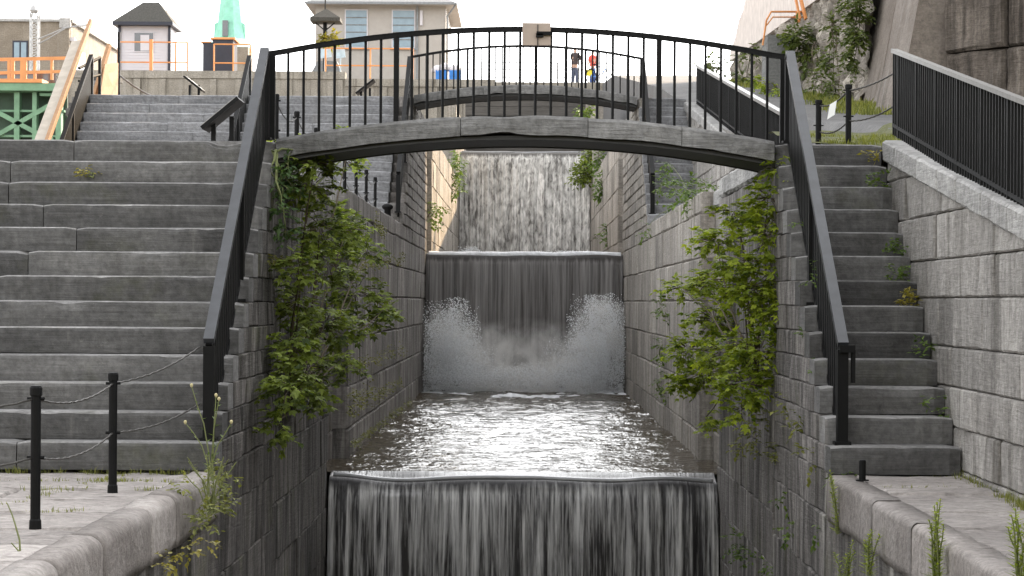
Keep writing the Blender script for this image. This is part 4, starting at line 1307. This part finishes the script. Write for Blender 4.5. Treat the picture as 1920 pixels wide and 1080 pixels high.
b = MB(); b.bar(P(176, 182, 48.2), P(205, 84, 48.8), .08, .1); b.obj('prop', M['ply'], t)
t = thing('black_rail', 'black angled pipe rail at the head of the farther left steps, by the plywood sheet', 'handrail', P(187, 180, 47.2))
b = MB(); b.tube([P(148, 128, 46.4), P(188, 108, 47.2)], .035, 6); b.tube([P(148, 152, 46.4), P(188, 140, 47.2)], .03, 6); b.obj('rail', M['iron'], t)
b = MB(); b.bar(P(187, 182, 47.2), P(187, 107, 47.2), .06, .06); b.obj('post', M['iron'], t)
b = MB(); b.bar(P(223, 182, 50.9), P(223, 60, 50.9), .06, .06); tag(b.obj('steel_pole', M['iron']), 'slim black pole at the left corner below the white hut', 'pole')
b = MB()
for i in range(7): b.box((-10.55, 51 + .35 * i + .2, L2 + .09 + i * .17), (.9, .36, .168), gz())
tag(b.obj('small_stair', M['step']), 'short flight of grey steps behind the black pipe rail, left of the plywood sheet', 'staircase')
chain(P(210, 128, 52), P(310, 190, 46.5), .1, 'pale chain slanting down in front of the concrete wall below the hut', GC, .022)

# ------------------------------------------------------------------ people on the skyline
def person(label, loc, face, top_m, leg_m, h=1.72, hat=None, arms=0):
    t = thing('person', label, 'person', loc)
    rot = Matrix.Rotation(face, 3, 'Z')
    k = h / 1.72
    def T(x, y, z): return V(loc) + (rot @ V((x, y, z))) * k
    def skin_mesh(name, verts, edges, radii, m, lv=1):
        me = bpy.data.meshes.new(name)
        me.from_pydata([tuple(p) for p in verts], edges, [])
        me.materials.append(m)
        o = bpy.data.objects.new(name, me); COL.objects.link(o)
        sk = o.modifiers.new('skin', 'SKIN')
        for i, r_ in enumerate(radii): me.skin_vertices[0].data[i].radius = (r_[0] * k, r_[1] * k)
        me.skin_vertices[0].data[0].use_root = True
        sb = o.modifiers.new('sub', 'SUBSURF'); sb.levels = lv; sb.render_levels = lv
        own(o, t)
        return o
    J = dict(pel=(0, 0, .93), sp=(0, .0, 1.1), ch=(0, .01, 1.32), nk=(0, 0, 1.47), hd=(0, -.015, 1.55), ht=(0, -.01, 1.66),
             sl=(-.18, 0, 1.39), el=(-.24, .02, 1.12), hl=(-.2, -.14, .95), sr=(.18, 0, 1.39), er=(.25, .02, 1.12), hr=(.22, -.12, .95),
             kl=(-.1, -.02, .5), al=(-.11, .02, .08), tl=(-.12, -.13, .04), kr=(.1, -.03, .5), ar=(.12, .02, .08), tr=(.13, -.13, .04))
    if arms: J['el'] = (-.2, -.12, 1.16); J['hl'] = (-.08, -.28, 1.2); J['er'] = (.2, -.12, 1.16); J['hr'] = (.08, -.28, 1.2)
    ks = list(J)
    E_ = [('pel', 'sp'), ('sp', 'ch'), ('ch', 'nk'), ('nk', 'hd'), ('hd', 'ht'), ('ch', 'sl'), ('sl', 'el'), ('el', 'hl'), ('ch', 'sr'), ('sr', 'er'), ('er', 'hr'), ('pel', 'kl'), ('kl', 'al'), ('al', 'tl'), ('pel', 'kr'), ('kr', 'ar'), ('ar', 'tr')]
    RR = dict(pel=(.14, .1), sp=(.13, .1), ch=(.15, .11), nk=(.055, .055), hd=(.085, .1), ht=(.07, .085), sl=(.06, .06), el=(.045, .045), hl=(.035, .04), sr=(.06, .06), er=(.045, .045), hr=(.035, .04), kl=(.06, .065), al=(.045, .05), tl=(.04, .035), kr=(.06, .065), ar=(.045, .05), tr=(.04, .035))
    skin_mesh('body', [T(*J[q]) for q in ks], [(ks.index(a), ks.index(c)) for a, c in E_], [RR[q] for q in ks], M['skin'])
    ku = ['sp', 'ch', 'nk', 'sl', 'el', 'sr', 'er', 'pel']
    e2 = [('sp', 'ch'), ('ch', 'nk'), ('ch', 'sl'), ('sl', 'el'), ('ch', 'sr'), ('sr', 'er'), ('sp', 'pel')]
    skin_mesh('jacket', [T(*J[q]) for q in ku], [(ku.index(a), ku.index(c)) for a, c in e2], [(RR[q][0] + .045, RR[q][1] + .045) for q in ku], top_m)
    kl_ = ['pel', 'kl', 'al', 'kr', 'ar']
    skin_mesh('trousers', [T(*J[q]) for q in kl_], [(0, 1), (1, 2), (0, 3), (3, 4)], [(RR[q][0] + .03, RR[q][1] + .03) for q in kl_], leg_m)
    skin_mesh('hair', [T(0, .03, 1.58), T(0, .01, 1.7)], [(0, 1)], [(.09, .09), (.075, .085)], hat)
    return t
jm = plain('dark_brown_jacket', (.06, .045, .045), .8); jeans = plain('denim', (.07, .085, .13), .8); red = plain('red_shirt', (.6, .08, .06), .8); blu = plain('blue_shorts', (.04, .08, .25), .8)
hairb = plain('brown_hair', (.12, .07, .04), .8)
person('person in a dark jacket and jeans standing on the skyline behind the far footbridge', V((P(1079, 0, 98.0).x, 98.0, TOP - .02)), 2.6, jm, jeans, 1.72, hairb, 1)
person('person in a red top standing beside a bicycle on the skyline', V((P(1112, 0, 98.0).x, 98.0, TOP - .02)), -2.4, red, blu, 1.6, hairb)
t = thing('bicycle', 'dark bicycle with yellow panniers held beside the person in red', 'bicycle', V((P(1124, 0, 97.8).x, 97.8, TOP)))
bx, by = P(1124, 0, 97.8).x, 97.8
dirb = V((.75, .66, 0)).normalized()
for s_ in (-.5, .5):
    c = V((bx, by, TOP + .33)) + dirb * s_
    b = MB(); b.tube([c + dirb * .32 * math.cos(a * PI / 10) + Z * .32 * math.sin(a * PI / 10) for a in range(21)], .025, 6); wh = b.obj('wheel', M['iron'], t)
    b = MB()
    for a in range(6): b.tube([c, c + dirb * .31 * math.cos(a * PI / 3) + Z * .31 * math.sin(a * PI / 3)], .006, 4)
    b.obj('spokes', M['silver'], wh)
c = V((bx, by, TOP))
def q3(a, z): return c + dirb * a + Z * z
b = MB()
for a, e in (((-.5, .33), (-.1, .33)), ((-.1, .33), (-.2, .85)), ((-.2, .8), (.38, .82)), ((-.1, .33), (.4, .72)), ((-.5, .33), (-.19, .78)), ((.5, .33), (.36, .95))): b.tube([q3(*a), q3(*e)], .018, 6)
b.obj('frame', M['blue'], t)
b = MB(); n_ = V((-dirb.y, dirb.x, 0)); b.tube([q3(.36, .97) - n_ * .28, q3(.36, .99), q3(.36, .97) + n_ * .28], .016, 6); b.obj('handlebar', M['iron'], t)
b = MB(); b.lathe(q3(-.22, .86), [(.1, 0), (.12, .03), (.06, .06)], 8); b.obj('saddle', M['iron'], t)
b = MB(); b.box(q3(-.5, .5) + n_ * .13, (.26, .1, .28)); b.obj('pannier', plain('yellow_pannier', (.75, .65, .05), .6), t)

# ------------------------------------------------------------------ plants
def rv(): 
    while True:
        p = V((U(-1, 1), U(-1, 1), U(-1, 1)))
        if .05 < p.length < 1: return p
def leaf(b, p, d, n, L, w_, t, lobed=False):
    d = d.normalized(); s = d.cross(n)
    if s.length < 1e-4: s = d.cross(V((.3, .5, .8)))
    s.normalize(); n = s.cross(d)
    def one(p, d, s, L, w_):
        i = len(b.v)
        m_ = p + d * L * .42 - n * L * .05
        b.v += [p, m_ + s * w_ * .5 + n * w_ * .14, p + d * L - n * L * .12, m_ - s * w_ * .5 + n * w_ * .14]
        b.face((i, i + 1, i + 2), t); b.face((i, i + 2, i + 3), t)
    one(p, d, s, L, w_)
    if lobed:
        for q in (-1, 1):
            d2 = (d * .72 + s * q * .7).normalized(); one(p + d * L * .08, d2, n.cross(d2), L * .78, w_ * .75)
def spray(b, c, d, n, L, size, lobed, dark=0):
    """a twig of leaves"""
    d = d.normalized()
    for k in range(n):
        f = (k + .5) / n
        p = c + d * L * (f - .3) + rv() * size * .25 - Z * (f * f * L * .25)
        side = d.cross(Z) * (1 if k % 2 else -1)
        dd = d * .55 + side * .8 + rv() * .35 - Z * .25
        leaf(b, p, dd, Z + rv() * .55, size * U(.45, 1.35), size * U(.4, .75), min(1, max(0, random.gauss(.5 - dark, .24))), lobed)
def shrub(name, label, cat, blobs, m, root, size=.1, lobed=True, dens=60., stem_m='bark', ry=.3, per=6, group=None, sr=.014):
    t = thing(name, label, cat, root, group)
    st, fo = MB(), MB()
    for (px, v, rx, rvv, Yb_) in blobs:
        c = P(px, v, Yb_); k = Yb_ / F
        A_, C_ = rx * k, rvv * k
        n = max(3, int(PI * rx * rvv / dens / per * (Yb_ / 22) ** 2 * (.1 / size) ** 2 * 1.0))
        r0 = V(root)
        mid = r0.lerp(c, .5) + V((U(-.1, .1), U(-.1, .1), U(-.05, .15)))
        if sr > 0: st.tube([r0 + rv() * .03, r0.lerp(mid, .5) + rv() * .05, mid, mid.lerp(c, .6) + rv() * .05, c], sr, 5, r2=sr * .35)
        for _ in range(n):
            o = rv(); o = o.normalized() * (o.length ** .6)
            p = c + V((o.x * A_, o.y * ry, o.z * C_))
            dr = V((o.x, o.y * .6 - .25, o.z * .4)) + rv() * .5
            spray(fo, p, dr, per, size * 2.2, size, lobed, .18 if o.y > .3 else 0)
            if sr > 0 and rnd() < .45: st.tube([c + V((o.x * A_ * .3, o.y * ry * .3, o.z * C_ * .3)), p - Z * .02], sr * .3, 4)
    if st.v: st.obj('stem', M[stem_m], t, smooth=True)
    fo.obj('foliage', m, t)
    return t
def Yw(px, out): return (HW - out) * F / abs(CX - px)
Lb = [(592, 305, 45, 22), (648, 300, 26, 18), (585, 350, 42, 38), (600, 425, 38, 45), (650, 430, 34, 34), (615, 490, 52, 38), (688, 470, 26, 24), (668, 545, 48, 32), (722, 578, 26, 24),
      (560, 565, 42, 36), (610, 610, 60, 36), (545, 650, 42, 42), (640, 680, 36, 28), (540, 725, 36, 48), (590, 735, 40, 26), (525, 800, 22, 30), (575, 690, 45, 32), (560, 500, 30, 36), (690, 600, 30, 18)]
shrub('wall_shrub', 'large dark leafy shrub growing down the left lock wall beside the lowest fall', 'shrub',
      [(a, v, c, d, min(25.8, max(18.9, Yw(a, U(.2, .38))))) for a, v, c, d in Lb], M['leaf_dark'], (-2.38, 22.0, .2), .08, True, 29)
shrub('wall_shrub', 'pale green young shrub poking up at the left end of the near footbridge', 'shrub',
      [(556, 262, 22, 16, 21.9), (635, 244, 18, 12, 22.4), (520, 262, 12, 10, 21.4), (655, 285, 22, 14, 22.8)], M['leaf_bright'], (-2.36, 22.2, 2.3), .1, True, 60, 'stemgreen', .15)
Rb = [(1455, 320, 20, 28), (1440, 370, 36, 32), (1376, 398, 36, 24), (1432, 435, 40, 38), (1345, 448, 45, 26), (1385, 490, 45, 30), (1280, 540, 42, 18), (1330, 525, 38, 24), (1400, 540, 55, 32), (1445, 580, 32, 46),
      (1340, 600, 48, 30), (1290, 655, 38, 28), (1360, 660, 52, 36), (1425, 660, 45, 40), (1320, 705, 44, 28), (1278, 715, 24, 20), (1395, 720, 50, 32), (1390, 770, 24, 18), (1322, 785, 14, 24), (1450, 510, 26, 30)]
shrub('wall_shrub', 'large bright green shrub on the right lock wall under the near footbridge end', 'shrub',
      [(a, v, c, d, min(25.8, max(20.55, Yw(a, U(.2, .4))))) for a, v, c, d in Rb], M['leaf_bright'], (2.38, 22.0, .6), .074, True, 25)
shrub('fern_plant', 'drooping fern-like plant hanging at the left abutment of the near footbridge', 'plant',
      [(540, 310, 12, 18, 20.35), (530, 345, 15, 26, 20.2), (528, 395, 15, 28, 20.0), (536, 430, 12, 22, 20.2), (545, 345, 10, 30, 20.5)], M['leaf_fern'], (-2.37, 20.36, 2.75), .07, False, 22, 'stemgreen', .1, 8)
shrub('coping_weeds', 'straggling green weeds on top of the right pool wall, beneath the near footbridge', 'weeds',
      [(1250, 310, 7, 34, 35.0), (1282, 375, 22, 24, 31.6), (1240, 345, 10, 20, 36.5), (1300, 360, 20, 30, 30.6), (1212, 432, 8, 16, 40.6), (1330, 352, 16, 10, 29.5), (1270, 350, 12, 25, 33)], M['leaf_mid'], (2.5, 32.5, L1), .08, False, 36, 'stemgreen', .2, sr=.007)
for px, v, Yy, lab in ((1240, 575, 33.5, 'upper small plant clinging to a joint of the right pool wall'), (1238, 655, 33.9, 'middle small plant clinging to a joint of the right pool wall'), (1236, 720, 34.2, 'lowest small plant clinging to a joint of the right pool wall, near the water')):
    shrub('joint_plant', lab, 'plant', [(px, v, 8, 24, Yw(px, .08)), (px + 6, v + 16, 8, 12, Yw(px + 6, .08))], M['leaf_mid'], P(px, v + 10, Yw(px, .02)), .07, False, 40, 'stemgreen', .08)
shrub('wall_shrub', 'dark ivy patch high on the left pool wall below the near footbridge', 'shrub', [(640, 400, 24, 24, 28.9), (655, 440, 24, 22, 29.2), (640, 470, 20, 16, 28.6)], M['leaf_dark'], (-2.4, 28.9, 2.3), .1, True, 34, 'bark', .15)
shrub('wall_shrub', 'sunlit shrub hanging on the left wall beside the highest waterfall', 'shrub', [(857, 312, 7, 26, 71), (856, 350, 6, 18, 70)], M['leaf_mid'], P(846, 330, 69), .16, False, 9, 'bark', .6)
shrub('wall_shrub', 'sparse climbing plant on the sunlit left wall above the middle waterfall', 'shrub', [(822, 388, 9, 7, 55), (811, 408, 6, 20, 53.5)], M['leaf_mid'], P(806, 400, 53), .13, False, 14, 'bark', .3)
shrub('wall_shrub', 'dark bush sticking out over the water right of the highest waterfall', 'shrub', [(1097, 320, 18, 16, 76), (1106, 300, 10, 26, 77), (1088, 335, 12, 8, 76)], M['leaf_dark'], P(1112, 325, 77), .16, False, 8, 'bark', .5)
shrub('wall_shrub', 'olive green growth on the far right lock wall beside the highest waterfall', 'shrub', [(1122, 300, 8, 20, 70), (1130, 340, 8, 30, 66), (1140, 440, 8, 20, 62)], M['leaf_mid'], P(1135, 340, 68), .15, False, 12, 'bark', .4)
shrub('wall_shrub', 'yellow-green bush growing under the right half of the far footbridge arch', 'shrub', [(1100, 208, 10, 10, 62), (1094, 216, 8, 10, 62)], M['leaf_mid'], P(1108, 235, 62), .16, False, 9, 'bark', .4)
shrub('cliff_bush', 'dark spiky bush on the rubble wall beside the concrete stair block', 'bush', [(1502, 75, 20, 22, 49.6), (1508, 100, 10, 14, 49.6), (1492, 60, 14, 14, 49.6)], M['hill_leaf'], P(1510, 120, 50.2), .16, False, 8, 'bark', .4)
cl = [(1602, 12, 22, 18, 41.6), (1606, 50, 12, 34, 41.4), (1598, 90, 8, 30, 41.5), (1596, 130, 7, 22, 41.5)]
shrub('hanging_vine', 'long green vine hanging down the rubble wall edge beside the leaning buttress', 'vine', cl, M['hill_leaf'], P(1612, -6, 42), .13, False, 9, 'bark', .3)
shrub('hanging_vine', 'green vine trailing down the lower middle of the rubble wall', 'vine', [(1556, 120, 8, 26, 44.8), (1560, 165, 12, 26, 44.6), (1572, 180, 16, 14, 43.8), (1562, 60, 6, 40, 45)], M['hill_leaf'], P(1562, 30, 45.3), .13, False, 11, 'bark', .25)
shrub('hanging_vine', 'thin vine strand beside the stair block on the rubble wall', 'vine', [(1526, 150, 6, 30, 46.5), (1530, 110, 5, 20, 47), (1540, 190, 14, 10, 45.5)], M['hill_leaf'], P(1528, 80, 47.5), .12, False, 14, 'bark', .2)
shrub('cliff_bush', 'faint green plants against the rubble wall beyond the farther fence', 'bush', [(1325, 118, 12, 10, 66), (1405, 100, 14, 12, 60), (1345, 122, 8, 10, 66), (1395, 145, 14, 8, 58)], M['hill_leaf'], P(1400, 150, 60), .2, False, 9, 'bark', .5)
shrub('cliff_bush', 'low yellow-green plants at the foot of the stair block by the path', 'bush', [(1418, 150, 8, 8, 52), (1440, 158, 14, 7, 50), (1465, 168, 14, 8, 48)], M['leaf_bright'], P(1440, 168, 50), .13, False, 12, 'bark', .3)
shrub('flower_basket', 'hanging basket of yellow and green flowers on the roofed post', 'flowers', [(620, 72, 14, 8, 99.6), (606, 74, 7, 6, 99.6)], M['leaf_yellow'], P(612, 80, 99.6), .2, False, 5, 'bark', .3)

def blade(b, p, h, lean, w_, t):
    d = V((lean.x, lean.y, 0)); s = V((-lean.y, lean.x, 0)); s = s.normalized() * w_ if s.length > 1e-4 else X * w_
    i = len(b.v)
    b.v += [p - s, p + s, p + Z * h * .55 + d * .35 + s * .7, p + Z * h * .55 + d * .35 - s * .7, p + Z * h * .92 + d]
    b.face((i, i + 1, i + 2, i + 3), t); b.face((i + 3, i + 2, i + 4), t)
def tuft(b, p, n, h, sp, w_=.004):
    for _ in range(n):
        a = U(0, 6.28); r_ = sp * math.sqrt(rnd())
        hh = h * U(.45, 1.1)
        blade(b, V(p) + V((r_ * math.cos(a), r_ * math.sin(a), -.01)), hh, V((math.cos(a), math.sin(a), 0)) * hh * U(.1, .8), w_, rnd())
g_ = MB()
for _ in range(900):                                     # grass bank at the head of the right stairs
    x, y = U(2.95, 4.4), U(20.75, 22.9)
    if noise.noise(V((x * 1.5, y * 1.5, 4))) < -.1: continue
    tuft(g_, (x, y, zbank(x, y)), 7, U(.025, .075), .08, .004)
for _ in range(900):                                     # grass strip at the foot of the rock
    y = U(33, 66); x = (6.55 if y > 42 else 6.3 if y > 37 else 5.7) - abs(random.gauss(0, .3))
    tuft(g_, (x, y, zpath(x, y)), 7, U(.08, .22), .14, .012)
kind(g_.obj('grass', M['grass']), 'stuff')
g_ = MB()                                                # grass in the joints of the landings
def gline(x0, y0, x1, y1, n, h):
    for _ in range(n):
        k = rnd(); x, y = x0 + (x1 - x0) * k, y0 + (y1 - y0) * k
        if noise.noise(V((x * 2.2, y * 2.2, 1))) > -.2: tuft(g_, (x + U(-.05, .05), y + U(-.04, .04), -.015), 6, h * U(.4, 1), .05, .003)
gline(-2.6, Y0 - .06, -4.4, Y0 - .06, 50, .08); gline(-2.45, 15.9, -4.2, 15.9, 40, .05); gline(-2.45, 15.2, -4.0, 15.1, 40, .05); gline(-3.4, 14.0, -3.1, 16.5, 30, .05)
gline(-2.8, 13.6, -4, 13.5, 30, .05); gline(2.5, Y0 - .05, 3.35, Y0 - .05, 20, .04); gline(3.36, 10, 3.38, 16.5, 240, .1); gline(2.6, 15.6, 3.2, 15.6, 20, .06); gline(3.3, 12, 3.34, 14.8, 60, .09)
kind(g_.obj('grass', M['grass']), 'stuff')

def stalk_plant(name, label, cat, base, stems, m, nl, ll, flower=None, sm='stemgreen', fr=.014, wl=.22):
    t = thing(name, label, cat, base)
    s_, f_, h_ = MB(), MB(), MB()
    for (dx, dy, h) in stems:
        p0 = V(base) + rv() * .03
        p1 = p0 + V((dx * .4, dy * .4, h * .6)); p2 = p0 + V((dx, dy, h))
        pts = [p0, p0.lerp(p1, .5) + rv() * .01, p1, p1.lerp(p2, .5) + rv() * .01, p2]
        s_.tube(pts, .006, 5, r2=.003)
        for k in range(nl):
            q = k / nl
            p = pts[0].lerp(pts[2], q * 2) if q < .5 else pts[2].lerp(pts[4], q * 2 - 1)
            a = k * 2.4 + U(0, .6)
            leaf(f_, p, V((math.cos(a), math.sin(a), .55)), Z, ll * U(.6, 1.1) * (1.1 - .6 * q), ll * wl, gz())
        if flower:
            h_ = MB(); h_.lathe(p2, [(.004, -.01), (fr, .0), (fr * 1.1, .012), (fr * .4, .02)], 8); h_.obj('flower_head', M['flower'], t)
    s_.obj('stem', M[sm], t); f_.obj('foliage', m, t)
    return t
stalk_plant('tall_weed', 'tall thin weed with cream flower heads in front of the foot of the left handrail', 'weed', P(392, 900, 15.5), [(-.15, 0, .68), (.02, .03, .62), (.06, 0, .56), (-.2, -.02, .42), (.16, 0, .4)], M['leaf_mid'], 9, .07, True, fr=.011)
stalk_plant('tall_weed', 'feathery green weed at the left landing edge below the handrail', 'weed', P(395, 960, 15.2), [(U(-.2, .2), U(-.1, .1), U(.2, .42)) for _ in range(11)], M['grass'], 16, .06)
shrub('edge_weeds', 'yellowish trailing weeds hanging over the left landing edge', 'weeds', [(405, 930, 26, 40, 15.4), (385, 975, 22, 30, 14.9), (420, 890, 22, 22, 15.9), (345, 915, 18, 14, 14.9)], M['grass'], P(400, 940, 15.6), .05, False, 34, 'stemgreen', .12, 7, sr=0)
shrub('edge_weeds', 'yellow moss-like weeds growing from a low joint of the near left wall', 'weeds', [(312, 1050, 18, 14, 13.2), (345, 1032, 24, 12, 13.7), (385, 1018, 20, 10, 14.2)], M['leaf_yellow'], P(330, 1045, 13.5), .04, False, 34, 'stemgreen', .08, 7, sr=0)
stalk_plant('tall_weed', 'small wiry dead weed on the nearest left landing slab', 'weed', P(40, 1052, 11.4), [(-.06, 0, .1), (.03, 0, .07), (-.08, .03, .28), (.0, 0, .05), (.05, .02, .04)], M['leaf_yellow'], 5, .03)
def fleabane(label, px, v0, v1, Yb_, n=7):
    z0, z1 = P(px, v0, Yb_), P(px, v1, Yb_)
    h = z1.z - z0.z
    return stalk_plant('tall_weed', label, 'weed', z0, [(U(-.07, .07), U(-.05, .05), h * U(.6, 1.05)) for _ in range(n)], M['leaf_bright'], 34, .075, wl=.2)
fleabane('upright bright green weed in front of the near right kerb stones', 1757, 1095, 945, 11.9, 8)
fleabane('upright green weed at the right border of the photo by the near right kerb', 1915, 1095, 965, 9.9, 5)
fleabane('slender green weed against the front corner of the right landing', 1570, 1000, 880, 16.0, 4)
fleabane('low weed tuft under the front corner of the right landing', 1628, 1075, 985, 14.0, 4)
fleabane('small weed sprouting from the right wall at the bottom of the photo', 1585, 1095, 1010, 15.3, 4)
shrub('edge_weeds', 'green tuft at the foot of the right handrail post', 'weeds', [(1588, 882, 20, 8, 16.75), (1572, 890, 12, 10, 16.7)], M['leaf_mid'], P(1585, 893, 16.7), .06, False, 26, 'stemgreen', .05)
shrub('edge_weeds', 'hazy olive grass clump on the right lock wall below the large bright shrub', 'weeds', [(1420, 800, 26, 28, 20.9), (1400, 840, 22, 20, 21.4), (1450, 850, 22, 22, 20.2), (1480, 760, 20, 26, 19.3), (1515, 860, 22, 26, 17.6), (1500, 800, 14, 26, 18.3)], M['grass'], P(1440, 850, 20.4), .06, False, 42, 'stemgreen', .06, sr=0)
shrub('edge_weeds', 'small dark weeds low on the right lock wall beside the lowest fall', 'weeds', [(1380, 1020, 16, 28, 23.2), (1410, 1040, 12, 18, 21.8), (1480, 990, 12, 20, 18.9), (1440, 1060, 14, 14, 20.5), (1530, 1000, 8, 24, 17.2), (1470, 930, 8, 18, 19.2)], M['leaf_mid'], P(1385, 1040, 23.2), .06, False, 36, 'stemgreen', .06, sr=0)
# ledge growth on the left pool wall
b = MB()
for (xa, va, xe, ve, n, dn) in ((660, 500, 755, 486, 90, 12), (655, 690, 760, 650, 90, 12), (650, 770, 750, 715, 110, 12), (655, 835, 770, 750, 160, 7), (700, 410, 720, 440, 40, 16), (560, 350, 590, 380, 40, 18), (650, 745, 700, 735, 60, 18), (500, 485, 540, 490, 40, 9)):
    for _ in range(n):
        k = rnd(); px = xa + (xe - xa) * k; v = va + (ve - va) * k + random.gauss(0, dn * .5)
        p = P(px, v, Yw(px, .03))
        spray(b, p, V((.7, -.3, .1)) + rv() * .6, 4, .1, .05, False)
kind(b.obj('moss', M['moss']), 'stuff')
# weeds in the corners of the right stairs
for k, lab in ((12, 'topmost'), (11, 'second from the top'), (8, 'upper middle'), (7, 'middle'), (6, 'lower middle'), (4, 'lowest but one'), (2, 'lowest')):
    c = V((3.34, Y0 + (k - .55) * D, k * R))
    t = thing('step_weed', lab + ' of the weeds between the narrow right steps and the pale parapet', 'weed', c, 'weeds in the corner of the right steps')
    b = MB()
    for _ in range(16 if k in (8, 7, 6, 11) else 9): spray(b, c + V((U(-.14, .05), U(-.1, .04), U(0, .16))), rv() + Z * .4, 5, .1, .055, False)
    b.obj('foliage', M['leaf_mid'] if k % 3 else M['leaf_yellow'], t)
t = thing('step_weed', 'tiny weeds on the treads of the narrow right steps', 'weed', (2.9, Y0 + 10.3 * D, 11 * R))
b = MB()
for px, k in ((2.72, 12), (2.98, 12), (2.85, 10), (2.7, 9), (3.1, 12)):
    for _ in range(4): spray(b, V((px, Y0 + (k - .75) * D, k * R - R + .03)), rv() + Z * .5, 4, .06, .035, False)
b.obj('foliage', M['leaf_mid'], t)
shrub('edge_weeds', 'thin weeds on the stepped stone ends beside the right handrail', 'weeds', [(1520, 510, 6, 24, 18.3), (1510, 640, 8, 20, 18.4), (1525, 690, 6, 14, 17.9), (1497, 420, 10, 8, 19.2)], M['leaf_mid'], P(1520, 540, 18.3), .05, False, 30, 'stemgreen', .04, sr=0)
shrub('edge_weeds', 'small dry weed tuft on the second highest of the wide left steps', 'weeds', [(165, 322, 10, 12, 20.1)], M['leaf_yellow'], P(165, 334, 20.1), .05, False, 26, 'stemgreen', .05)
